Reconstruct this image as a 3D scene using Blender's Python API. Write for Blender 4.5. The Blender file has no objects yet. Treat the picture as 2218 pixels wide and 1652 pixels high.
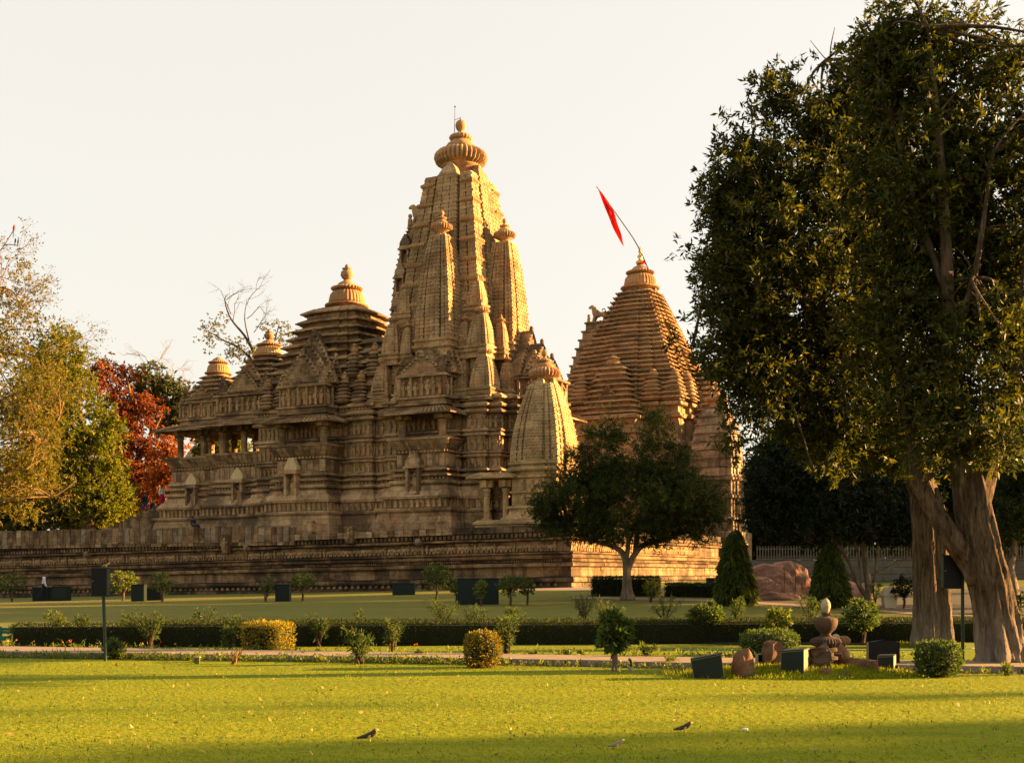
import bpy, math, random
import numpy as np
from mathutils import Vector, Matrix, Quaternion

PI = math.pi
rng = np.random.default_rng(7)
random.seed(11)
scene = bpy.context.scene
COL = scene.collection

# ------------------------------------------------------------------ camera
F, U0, VH, EYE = 2600.0, 1109.0, 1240.0, 1.65
cam_data = bpy.data.cameras.new('camera')
cam = bpy.data.objects.new('camera', cam_data)
COL.objects.link(cam)
cam.location = (0, 0, EYE)
cam.rotation_euler = (PI / 2, 0, 0)
cam_data.sensor_width = 36
cam_data.lens = 36 * F / 2218
cam_data.shift_y = 414.0 / 2218
cam_data.clip_end = 6000
scene.camera = cam

# ------------------------------------------------------------------ sky, sun, exposure
SUN_AZ, SUN_EL = math.radians(80.5), math.radians(12.5)
world = bpy.data.worlds.new('World')
scene.world = world
world.use_nodes = True
wn = world.node_tree
sky = wn.nodes.new('ShaderNodeTexSky')
sky.sky_type = 'NISHITA'
sky.sun_disc = False
sky.sun_elevation = SUN_EL
sky.sun_rotation = SUN_AZ
sky.dust_density = 5
sky.air_density = 1
sky.ozone_density = 1
mixw = wn.nodes.new('ShaderNodeMixRGB')
mixw.inputs[0].default_value = 0.86
mixw.inputs[2].default_value = (1.31, 1.19, 1.0, 1)
wn.links.new(sky.outputs[0], mixw.inputs[1])
wn.links.new(mixw.outputs[0], wn.nodes['Background'].inputs[0])
wn.nodes['Background'].inputs[1].default_value = 0.1

sd = bpy.data.lights.new('sun', 'SUN')
sun = bpy.data.objects.new('sun', sd)
COL.objects.link(sun)
sd.energy = 4.8
sd.angle = math.radians(0.6)
sd.color = (1.0, 0.565, 0.205)
SDIR = Vector((math.cos(SUN_EL) * math.sin(SUN_AZ), math.cos(SUN_EL) * math.cos(SUN_AZ), math.sin(SUN_EL)))
sun.rotation_euler = SDIR.to_track_quat('Z', 'Y').to_euler()
sun.location = SDIR * 200

scene.view_settings.view_transform = 'Standard'
scene.view_settings.look = 'None'
scene.view_settings.exposure = 2.85
scene.view_settings.gamma = 1
scene.view_settings.use_curve_mapping = False
scene.cycles.max_bounces = 6
scene.cycles.use_denoising = True

# ------------------------------------------------------------------ picture <-> place
def smooth(a, b, x):
    t = np.clip((np.asarray(x, float) - a) / (b - a), 0, 1)
    return t * t * (3 - 2 * t)

def ground_z(x, y):
    s = smooth(42, 78, y)
    return s * (0.6 + 0.025 * np.clip(x, -60, 30))

def W(u, v, y):
    return Vector(((u - U0) / F * y, y, EYE + (VH - v) / F * y))

def G(u, v):
    """point of the ground seen at u, v"""
    y = 8.0
    while y < 140:
        z = EYE + (VH - v) / F * y
        if z <= float(ground_z((u - U0) / F * y, y)):
            break
        y += 0.05
    return Vector(((u - U0) / F * y, y, float(ground_z((u - U0) / F * y, y))))

# ------------------------------------------------------------------ materials
def nmat(name):
    m = bpy.data.materials.new(name)
    m.use_nodes = True
    nt = m.node_tree
    return m, nt, nt.nodes['Principled BSDF'], nt.nodes.new, nt.links.new

def simple(name, col, rough=0.7, metal=0.0, noise=0.25, scale=8, bump=0.15):
    m, nt, b, N, L = nmat(name)
    tc = N('ShaderNodeTexCoord')
    n = N('ShaderNodeTexNoise')
    n.inputs['Scale'].default_value = scale
    n.inputs['Detail'].default_value = 5
    L(tc.outputs['Object'], n.inputs['Vector'])
    mx = N('ShaderNodeMixRGB')
    mx.inputs[1].default_value = (*[c * (1 - noise) for c in col], 1)
    mx.inputs[2].default_value = (*[min(1, c * (1 + noise)) for c in col], 1)
    L(n.outputs[0], mx.inputs[0])
    L(mx.outputs[0], b.inputs['Base Color'])
    b.inputs['Specular IOR Level'].default_value = 0.2
    b.inputs['Roughness'].default_value = rough
    b.inputs['Metallic'].default_value = metal
    if bump:
        bp = N('ShaderNodeBump')
        bp.inputs['Strength'].default_value = bump
        bp.inputs['Distance'].default_value = 0.02
        L(n.outputs[0], bp.inputs['Height'])
        L(bp.outputs[0], b.inputs['Normal'])
    return m

def ramp(N, stops):
    r = N('ShaderNodeValToRGB')
    e = r.color_ramp.elements
    e[0].position, e[0].color = stops[0][0], (*stops[0][1], 1)
    e[1].position, e[1].color = stops[-1][0], (*stops[-1][1], 1)
    for p, c in stops[1:-1]:
        k = e.new(p)
        k.color = (*c, 1)
    return r

TONE = (0.97, 0.89, 0.82)

def stone(name, c1, c2, c3, stain=0.5, bw=1.1, bh=0.46, carve=0.0, joint=0.5, streak=0.5):
    c1, c2, c3 = [tuple(x * k for x, k in zip(c, TONE)) for c in (c1, c2, c3)]
    m, nt, b, N, L = nmat(name)
    tc = N('ShaderNodeTexCoord')
    oi = N('ShaderNodeObjectInfo')
    sep = N('ShaderNodeSeparateXYZ')
    L(tc.outputs['Object'], sep.inputs[0])
    ax = N('ShaderNodeMath'); ax.operation = 'ADD'
    L(sep.outputs[0], ax.inputs[0]); L(sep.outputs[1], ax.inputs[1])
    off = N('ShaderNodeMath'); off.operation = 'MULTIPLY_ADD'
    L(oi.outputs['Random'], off.inputs[0]); off.inputs[1].default_value = 37.0
    L(ax.outputs[0], off.inputs[2])
    cb = N('ShaderNodeCombineXYZ')
    L(off.outputs[0], cb.inputs[0]); L(sep.outputs[2], cb.inputs[1])
    br = N('ShaderNodeTexBrick')
    L(cb.outputs[0], br.inputs['Vector'])
    br.inputs['Scale'].default_value = 1
    br.inputs['Brick Width'].default_value = bw
    br.inputs['Row Height'].default_value = bh
    br.inputs['Mortar Size'].default_value = 0.014
    br.inputs['Mortar Smooth'].default_value = 0.4
    br.inputs['Color1'].default_value = (0, 0, 0, 1)
    br.inputs['Color2'].default_value = (1, 1, 1, 1)
    br.inputs['Mortar'].default_value = (0.3, 0.3, 0.3, 1)
    r1 = ramp(N, [(0.0, c1), (0.5, c2), (1.0, c3)])
    vadd = N('ShaderNodeVectorMath'); vadd.operation = 'ADD'
    L(tc.outputs['Object'], vadd.inputs[0])
    ocb = N('ShaderNodeCombineXYZ')
    om = N('ShaderNodeMath'); om.operation = 'MULTIPLY'; om.inputs[1].default_value = 50
    L(oi.outputs['Random'], om.inputs[0])
    L(om.outputs[0], ocb.inputs[0]); L(om.outputs[0], ocb.inputs[1])
    L(ocb.outputs[0], vadd.inputs[1])
    def noise(sc, det, mp=None, rough=0.6):
        n = N('ShaderNodeTexNoise')
        n.inputs['Scale'].default_value = sc
        n.inputs['Detail'].default_value = det
        n.inputs['Roughness'].default_value = rough
        if mp:
            mm = N('ShaderNodeMapping')
            mm.inputs['Scale'].default_value = mp
            L(vadd.outputs[0], mm.inputs[0]); L(mm.outputs[0], n.inputs['Vector'])
        else:
            L(vadd.outputs[0], n.inputs['Vector'])
        return n
    nA = noise(0.9, 8)
    mixA = N('ShaderNodeMath'); mixA.operation = 'MULTIPLY_ADD'
    L(br.outputs['Color'], mixA.inputs[0]); mixA.inputs[1].default_value = 0.62
    hA = N('ShaderNodeMath'); hA.operation = 'MULTIPLY'; hA.inputs[1].default_value = 0.45
    L(nA.outputs[0], hA.inputs[0]); L(hA.outputs[0], mixA.inputs[2])
    L(mixA.outputs[0], r1.inputs[0])
    # patches of dark lichen and rain streaks
    nB = noise(0.33, 10, None, 0.7)
    rB = ramp(N, [(0.44, (0, 0, 0)), (0.56, (1, 1, 1))])
    L(nB.outputs[0], rB.inputs[0])
    nC = noise(1.0, 6, (2.2, 2.2, 0.22))
    rC = ramp(N, [(0.47, (0, 0, 0)), (0.63, (1, 1, 1))])
    L(nC.outputs[0], rC.inputs[0])
    st = N('ShaderNodeMath'); st.operation = 'MULTIPLY'; st.inputs[1].default_value = streak
    L(rC.outputs[0], st.inputs[0])
    mxs = N('ShaderNodeMath'); mxs.operation = 'MAXIMUM'
    L(rB.outputs[0], mxs.inputs[0]); L(st.outputs[0], mxs.inputs[1])
    sm = N('ShaderNodeMath'); sm.operation = 'MULTIPLY'; sm.inputs[1].default_value = stain; sm.use_clamp = True
    L(mxs.outputs[0], sm.inputs[0])
    nP = noise(0.7, 5)
    rP = ramp(N, [(0.50, (0, 0, 0)), (0.62, (.75, .75, .75))])
    L(nP.outputs[0], rP.inputs[0])
    pk = N('ShaderNodeMixRGB'); pk.blend_type = 'MULTIPLY'
    L(rP.outputs[0], pk.inputs[0]); L(r1.outputs[0], pk.inputs[1]); pk.inputs[2].default_value = (1.04, 0.87, 0.82, 1)
    nQ = noise(1.7, 6, (1, 1, 1.6))
    rQ = ramp(N, [(0.54, (0, 0, 0)), (0.66, (.6, .6, .6))])
    L(nQ.outputs[0], rQ.inputs[0])
    gy = N('ShaderNodeMixRGB')
    L(rQ.outputs[0], gy.inputs[0]); L(pk.outputs[0], gy.inputs[1]); gy.inputs[2].default_value = (c3[0] * .95, c3[1] * 1.05, c3[2] * 1.05, 1)
    c = N('ShaderNodeMixRGB')
    L(sm.outputs[0], c.inputs[0]); L(gy.outputs[0], c.inputs[1])
    c.inputs[2].default_value = (0.026, 0.020, 0.013, 1)
    # speckle of pale and rusty grains
    nD = noise(7.0, 4)
    sp = N('ShaderNodeMixRGB'); sp.blend_type = 'OVERLAY'; sp.inputs[0].default_value = 0.5
    L(c.outputs[0], sp.inputs[1]); L(nD.outputs[0], sp.inputs[2])
    jm = N('ShaderNodeMixRGB'); jm.blend_type = 'MULTIPLY'
    jf = N('ShaderNodeMath'); jf.operation = 'MULTIPLY'; jf.inputs[1].default_value = joint
    L(br.outputs['Fac'], jf.inputs[0]); L(jf.outputs[0], jm.inputs[0])
    L(sp.outputs[0], jm.inputs[1]); jm.inputs[2].default_value = (0.3, 0.26, 0.2, 1)
    L(jm.outputs[0], b.inputs['Base Color'])
    b.inputs['Roughness'].default_value = 0.92
    b.inputs['Specular IOR Level'].default_value = 0.15
    h = N('ShaderNodeMath'); h.operation = 'MULTIPLY_ADD'
    nE = noise(4.5, 8)
    L(br.outputs['Fac'], h.inputs[0]); h.inputs[1].default_value = -0.35
    L(nE.outputs[0], h.inputs[2])
    hh = h
    if carve:
        vo = N('ShaderNodeTexVoronoi')
        vo.inputs['Scale'].default_value = 1.0
        mp = N('ShaderNodeMapping'); mp.inputs['Scale'].default_value = (4.2, 4.2, 4.2)
        L(vadd.outputs[0], mp.inputs[0]); L(mp.outputs[0], vo.inputs['Vector'])
        rv = ramp(N, [(0.15, (0, 0, 0)), (0.42, (1, 1, 1))])
        L(vo.outputs['Distance'], rv.inputs[0])
        hh = N('ShaderNodeMath'); hh.operation = 'MULTIPLY_ADD'
        L(rv.outputs[0], hh.inputs[0]); hh.inputs[1].default_value = carve
        L(h.outputs[0], hh.inputs[2])
    bp = N('ShaderNodeBump')
    bp.inputs['Strength'].default_value = 0.8
    bp.inputs['Distance'].default_value = 0.05
    L(hh.outputs[0], bp.inputs['Height']); L(bp.outputs[0], b.inputs['Normal'])
    return m

def leafmat(name, c1, c2, c3, trans=0.4, gloss=0.25):
    m, nt, b, N, L = nmat(name)
    ge = N('ShaderNodeNewGeometry')
    r = ramp(N, [(0.0, c1), (0.55, c2), (1.0, c3)])
    L(ge.outputs['Random Per Island'], r.inputs[0])
    L(r.outputs[0], b.inputs['Base Color'])
    b.inputs['Roughness'].default_value = 0.55
    b.inputs['Specular IOR Level'].default_value = gloss
    tr = N('ShaderNodeBsdfTranslucent')
    hs = N('ShaderNodeHueSaturation')
    hs.inputs['Saturation'].default_value = 1.15
    hs.inputs['Value'].default_value = 1.6
    L(r.outputs[0], hs.inputs['Color']); L(hs.outputs[0], tr.inputs[0])
    mx = N('ShaderNodeMixShader')
    mx.inputs[0].default_value = trans
    L(b.outputs[0], mx.inputs[1]); L(tr.outputs[0], mx.inputs[2])
    L(mx.outputs[0], nt.nodes['Material Output'].inputs[0])
    return m

def bark(name, c1, c2, sc=6, stretch=0.12, pale=None):
    m, nt, b, N, L = nmat(name)
    tc = N('ShaderNodeTexCoord')
    def noise(k, st, det, dist):
        mp = N('ShaderNodeMapping'); mp.inputs['Scale'].default_value = (k, k, k * st)
        L(tc.outputs['Object'], mp.inputs[0])
        n = N('ShaderNodeTexNoise'); n.inputs['Scale'].default_value = 1.0; n.inputs['Detail'].default_value = det
        n.inputs['Roughness'].default_value = 0.75; n.inputs['Distortion'].default_value = dist
        L(mp.outputs[0], n.inputs['Vector'])
        return n
    n = noise(sc * 2.6, stretch, 8, 0.8)
    n2 = noise(sc * .5, .5, 5, 0.3)
    r = ramp(N, [(0.36, c1), (0.60, c2)])
    L(n.outputs[0], r.inputs[0])
    r2 = ramp(N, [(0.42, (.62, .58, .55)), (0.6, (1.08, 1.05, 1.0))])
    L(n2.outputs[0], r2.inputs[0])
    mu = N('ShaderNodeMixRGB'); mu.blend_type = 'MULTIPLY'; mu.inputs[0].default_value = 1
    L(r.outputs[0], mu.inputs[1]); L(r2.outputs[0], mu.inputs[2])
    out = mu
    if pale:
        sp = N('ShaderNodeSeparateXYZ'); L(tc.outputs['Object'], sp.inputs[0])
        ad = N('ShaderNodeMath'); ad.operation = 'MULTIPLY_ADD'; ad.inputs[1].default_value = 1.6
        L(n2.outputs[0], ad.inputs[0]); L(sp.outputs[2], ad.inputs[2])
        mr = N('ShaderNodeMapRange'); mr.inputs[1].default_value = 0.7; mr.inputs[2].default_value = 2.1
        mr.inputs[3].default_value = 0.75; mr.inputs[4].default_value = 0.0
        L(ad.outputs[0], mr.inputs[0])
        pm = N('ShaderNodeMixRGB'); L(mr.outputs[0], pm.inputs[0]); L(mu.outputs[0], pm.inputs[1])
        rp = ramp(N, [(0.38, tuple(x * .45 for x in pale)), (0.58, pale)])
        L(n.outputs[0], rp.inputs[0]); L(rp.outputs[0], pm.inputs[2])
        out = pm
    L(out.outputs[0], b.inputs['Base Color'])
    b.inputs['Roughness'].default_value = 0.95
    b.inputs['Specular IOR Level'].default_value = 0.1
    bp = N('ShaderNodeBump'); bp.inputs['Strength'].default_value = 1.0; bp.inputs['Distance'].default_value = 0.07
    L(n.outputs[0], bp.inputs['Height']); L(bp.outputs[0], b.inputs['Normal'])
    return m

def lawnmat(name):
    m, nt, b, N, L = nmat(name)
    tc = N('ShaderNodeTexCoord')
    def noise(sc, det, mp):
        n = N('ShaderNodeTexNoise'); n.inputs['Scale'].default_value = sc; n.inputs['Detail'].default_value = det
        mm = N('ShaderNodeMapping'); mm.inputs['Scale'].default_value = mp
        L(tc.outputs['Object'], mm.inputs[0]); L(mm.outputs[0], n.inputs['Vector'])
        return n
    n1 = noise(0.35, 6, (.4, 1.6, 1))
    n2 = noise(14, 4, (0.7, 1, 1))
    n3 = noise(2.2, 5, (.5, 1.5, 1))
    r = ramp(N, [(0.30, (0.082, 0.112, 0.004)), (0.5, (0.145, 0.170, 0.004)), (0.72, (0.22, 0.212, 0.008))])
    a = N('ShaderNodeMath'); a.operation = 'MULTIPLY_ADD'; a.inputs[1].default_value = 0.35
    L(n2.outputs[0], a.inputs[0])
    a2 = N('ShaderNodeMath'); a2.operation = 'MULTIPLY_ADD'; a2.inputs[1].default_value = 0.35
    L(n3.outputs[0], a2.inputs[0])
    a3 = N('ShaderNodeMath'); a3.operation = 'MULTIPLY'; a3.inputs[1].default_value = 0.3
    L(n1.outputs[0], a3.inputs[0]); L(a3.outputs[0], a2.inputs[2]); L(a2.outputs[0], a.inputs[2])
    L(a.outputs[0], r.inputs[0])
    # far lawn mixed duller and browner, its shaded look put into the colour
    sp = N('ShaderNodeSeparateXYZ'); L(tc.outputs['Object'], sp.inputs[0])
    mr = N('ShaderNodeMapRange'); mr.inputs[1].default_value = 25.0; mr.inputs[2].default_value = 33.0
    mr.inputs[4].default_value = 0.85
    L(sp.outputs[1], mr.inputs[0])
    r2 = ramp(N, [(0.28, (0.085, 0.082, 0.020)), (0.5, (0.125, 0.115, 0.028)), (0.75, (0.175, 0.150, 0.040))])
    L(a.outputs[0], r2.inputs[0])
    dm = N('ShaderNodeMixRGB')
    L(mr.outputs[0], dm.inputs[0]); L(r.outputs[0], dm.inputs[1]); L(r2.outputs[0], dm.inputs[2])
    L(dm.outputs[0], b.inputs['Base Color'])
    b.inputs['Roughness'].default_value = 0.9
    b.inputs['Specular IOR Level'].default_value = 0.08
    bp = N('ShaderNodeBump'); bp.inputs['Strength'].default_value = 1.0; bp.inputs['Distance'].default_value = 0.03
    L(n2.outputs[0], bp.inputs['Height']); L(bp.outputs[0], b.inputs['Normal'])
    return m

M = {}
M['stone'] = stone('sandstone_wall', (0.22, 0.152, 0.082), (0.35, 0.25, 0.14), (0.45, 0.335, 0.195), 0.72)
M['spire'] = stone('sandstone_spire', (0.25, 0.17, 0.088), (0.37, 0.26, 0.135), (0.48, 0.355, 0.20), 0.45, 0.9, 0.6, carve=1.0, joint=0.2)
M['roofstone'] = stone('sandstone_roof', (0.19, 0.13, 0.07), (0.30, 0.208, 0.11), (0.40, 0.285, 0.16), 0.72, 1.3, 0.5)
M['pyrstone'] = stone('sandstone_pyramid', (0.24, 0.165, 0.09), (0.34, 0.24, 0.125), (0.43, 0.31, 0.17), 0.5, 1.3, 0.46)
M['cap'] = stone('sandstone_cap', (0.27, 0.16, 0.075), (0.38, 0.235, 0.11), (0.44, 0.29, 0.15), 0.3, 2.0, 0.7, joint=0.2)
M['plat'] = stone('sandstone_platform', (0.15, 0.104, 0.056), (0.25, 0.168, 0.090), (0.335, 0.23, 0.125), 0.82, 1.3, 0.4, streak=0.9)
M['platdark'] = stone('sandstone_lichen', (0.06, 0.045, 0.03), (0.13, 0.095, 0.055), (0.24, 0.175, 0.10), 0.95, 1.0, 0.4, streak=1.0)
M['shrine'] = stone('sandstone_shrine', (0.28, 0.205, 0.105), (0.40, 0.30, 0.155), (0.50, 0.39, 0.21), 0.35, 1.0, 0.55, carve=0.5)
M['grey'] = stone('weathered_grey_stone', (0.15, 0.115, 0.075), (0.25, 0.20, 0.135), (0.35, 0.28, 0.19), 0.7, 1.0, 0.5)
M['fig'] = stone('carved_sandstone', (0.24, 0.165, 0.085), (0.35, 0.245, 0.125), (0.45, 0.325, 0.175), 0.45, 5, 5, joint=0)
M['pale'] = stone('new_cream_stone', (0.40, 0.33, 0.19), (0.48, 0.40, 0.235), (0.53, 0.45, 0.27), 0.1, 3, 3, joint=0.1)
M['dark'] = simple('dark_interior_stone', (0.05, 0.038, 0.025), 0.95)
M['garden_stone'] = stone('red_garden_stone', (0.15, 0.082, 0.048), (0.22, 0.125, 0.072), (0.29, 0.18, 0.11), 0.5, 9, 9, joint=0)
M['rock'] = stone('pink_rock', (0.25, 0.14, 0.10), (0.36, 0.21, 0.155), (0.43, 0.28, 0.21), 0.5, 20, 20, joint=0)
M['urn'] = stone('dark_urn_stone', (0.05, 0.035, 0.025), (0.09, 0.062, 0.043), (0.14, 0.10, 0.07), 0.4, 9, 9, joint=0)
M['egg'] = simple('cream_stone', (0.30, 0.245, 0.16), 0.9, noise=.5, scale=14, bump=.5)
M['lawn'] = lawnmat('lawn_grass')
M['blade'] = leafmat('grass_blade', (0.12, 0.145, 0.004), (0.15, 0.167, 0.004), (0.20, 0.19, 0.007), 0.3, 0.1)
M['path'] = simple('path_concrete', (0.22, 0.16, 0.105), 0.95, noise=0.35, scale=3)
M['kerb'] = simple('kerb_stone', (0.22, 0.18, 0.13), 0.95, noise=0.4, scale=5, bump=0.4)
M['black'] = simple('black_paint', (0.004, 0.004, 0.004), 0.6, noise=0.3)
M['greenbox'] = simple('dark_green_paint', (0.007, 0.014, 0.011), 0.55, noise=0.3)
M['boxside'] = simple('olive_painted_metal', (0.16, 0.15, 0.08), 0.6)
M['greenmetal'] = simple('green_pole_paint', (0.02, 0.035, 0.025), 0.5)
M['bench'] = simple('green_bench_paint', (0.006, 0.09, 0.055), 0.5)
M['metalpale'] = simple('pale_frame_metal', (0.20, 0.17, 0.11), 0.5)
M['bin'] = simple('cream_plastic', (0.46, 0.39, 0.25), 0.55, noise=0.15)
M['red'] = leafmat('red_flag_cloth', (0.60, 0.012, 0.008), (0.62, 0.014, 0.008), (0.62, 0.016, 0.010), 0.45, 0.1)
M['pole'] = simple('dark_bamboo_pole', (0.07, 0.05, 0.03), 0.7)
M['brass'] = simple('brass_finial', (0.55, 0.36, 0.12), 0.35, 0.8)
M['wire'] = simple('iron_rod', (0.05, 0.045, 0.04), 0.6)
M['greywall'] = simple('grey_block_wall', (0.11, 0.10, 0.08), 0.95, noise=0.3, scale=3)
M['fence'] = simple('pale_fence_paint', (0.12, 0.105, 0.075), 0.7)
M['whitewash'] = simple('white_temple_plaster', (0.62, 0.60, 0.54), 0.9, noise=0.1)
M['skin'] = simple('brown_skin', (0.16, 0.075, 0.045), 0.6, bump=0)
M['hair'] = simple('black_hair', (0.012, 0.010, 0.010), 0.6)
M['shirt'] = simple('lilac_white_shirt', (0.50, 0.48, 0.60), 0.85, noise=0.1)
M['white'] = simple('white_cotton', (0.62, 0.58, 0.50), 0.85, noise=0.1)
M['redcloth'] = simple('dark_red_cloth', (0.30, 0.014, 0.035), 0.85)
M['scarf'] = simple('purple_scarf_cloth', (0.15, 0.012, 0.06), 0.85)
M['darkcloth'] = simple('black_jacket_cloth', (0.014, 0.016, 0.024), 0.85)
M['navy'] = simple('navy_cloth', (0.012, 0.014, 0.05), 0.85)
M['jeans'] = simple('blue_denim', (0.03, 0.045, 0.12), 0.85)
M['hose'] = simple('black_hose', (0.015, 0.015, 0.014), 0.5)
M['cyan'] = simple('blue_hose', (0.05, 0.16, 0.16), 0.5)
M['bird'] = simple('dark_bird_feathers', (0.045, 0.035, 0.03), 0.7)
M['palebird'] = simple('pale_bird_feathers', (0.24, 0.185, 0.12), 0.8)
M['beak'] = simple('yellow_beak', (0.6, 0.45, 0.1), 0.5)
M['rust'] = simple('rust_red_feathers', (0.16, 0.03, 0.02), 0.7)
M['hedgecore'] = simple('hedge_twigs', (0.014, 0.016, 0.006), 0.95)
M['soil'] = simple('dry_soil', (0.05, 0.04, 0.02), 0.95, noise=0.4, scale=2, bump=0.5)
M['bark'] = bark('big_tree_bark', (0.03, 0.021, 0.013), (0.165, 0.12, 0.08), pale=(0.34, 0.285, 0.22))
M['barkdark'] = bark('dark_bark', (0.04, 0.03, 0.02), (0.13, 0.09, 0.06))
M['barkpale'] = bark('whitewashed_bark', (0.12, 0.085, 0.055), (0.30, 0.245, 0.18))
M['twig'] = bark('straw_twigs', (0.11, 0.07, 0.03), (0.24, 0.155, 0.07))
M['redtwig'] = bark('orange_brown_stems', (0.16, 0.085, 0.04), (0.32, 0.18, 0.08))
M['lf_big'] = leafmat('big_tree_leaf', (0.015, 0.021, 0.004), (0.031, 0.038, 0.006), (0.10, 0.088, 0.012), 0.4, 0.18)
M['lf_dark'] = leafmat('dark_tree_leaf', (0.007, 0.012, 0.005), (0.012, 0.019, 0.007), (0.022, 0.028, 0.008), 0.22, 0.1)
M['lf_spread'] = leafmat('spreading_tree_leaf', (0.013, 0.022, 0.005), (0.025, 0.037, 0.007), (0.06, 0.066, 0.012), 0.35, 0.1)
M['lf_cone'] = leafmat('conical_tree_leaf', (0.024, 0.040, 0.007), (0.045, 0.066, 0.010), (0.11, 0.115, 0.016), 0.38, 0.15)
M['lf_yellow'] = leafmat('yellow_green_leaf', (0.055, 0.060, 0.008), (0.10, 0.092, 0.012), (0.20, 0.135, 0.02), 0.4, 0.15)
M['lf_green'] = leafmat('mid_green_leaf', (0.04, 0.058, 0.006), (0.08, 0.095, 0.008), (0.22, 0.18, 0.014), 0.45, 0.15)
M['lf_red'] = leafmat('rust_red_leaf', (0.09, 0.030, 0.018), (0.15, 0.048, 0.022), (0.24, 0.085, 0.03), 0.4, 0.1)
M['lf_orange'] = leafmat('orange_red_leaf', (0.17, 0.055, 0.02), (0.25, 0.085, 0.028), (0.34, 0.14, 0.04), 0.4, 0.1)
M['lf_dull'] = leafmat('dull_olive_leaf', (0.030, 0.040, 0.012), (0.055, 0.060, 0.016), (0.11, 0.095, 0.025), 0.4, 0.2)
M['lf_shrub'] = leafmat('shrub_leaf', (0.028, 0.050, 0.014), (0.050, 0.078, 0.020), (0.10, 0.115, 0.018), 0.4, 0.12)
M['lf_hedge'] = leafmat('hedge_leaf', (0.016, 0.024, 0.007), (0.028, 0.038, 0.010), (0.055, 0.060, 0.014), 0.25, 0.06)
M['lf_gold'] = leafmat('golden_hedge_leaf', (0.12, 0.11, 0.012), (0.22, 0.175, 0.018), (0.34, 0.24, 0.03), 0.4, 0.2)
M['lf_bronze'] = leafmat('bronze_shrub_leaf', (0.06, 0.07, 0.010), (0.13, 0.105, 0.013), (0.24, 0.15, 0.02), 0.4, 0.2)
M['lf_bed'] = leafmat('border_plant_leaf', (0.05, 0.075, 0.012), (0.10, 0.125, 0.018), (0.18, 0.18, 0.03), 0.4, 0.2)
M['flower'] = leafmat('orange_flower', (0.55, 0.10, 0.02), (0.70, 0.22, 0.03), (0.75, 0.5, 0.05), 0.4, 0.1)

# ------------------------------------------------------------------ mesh helpers
def link(o, parent=None):
    COL.objects.link(o)
    if parent is not None:
        o.parent = parent
    return o

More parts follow.
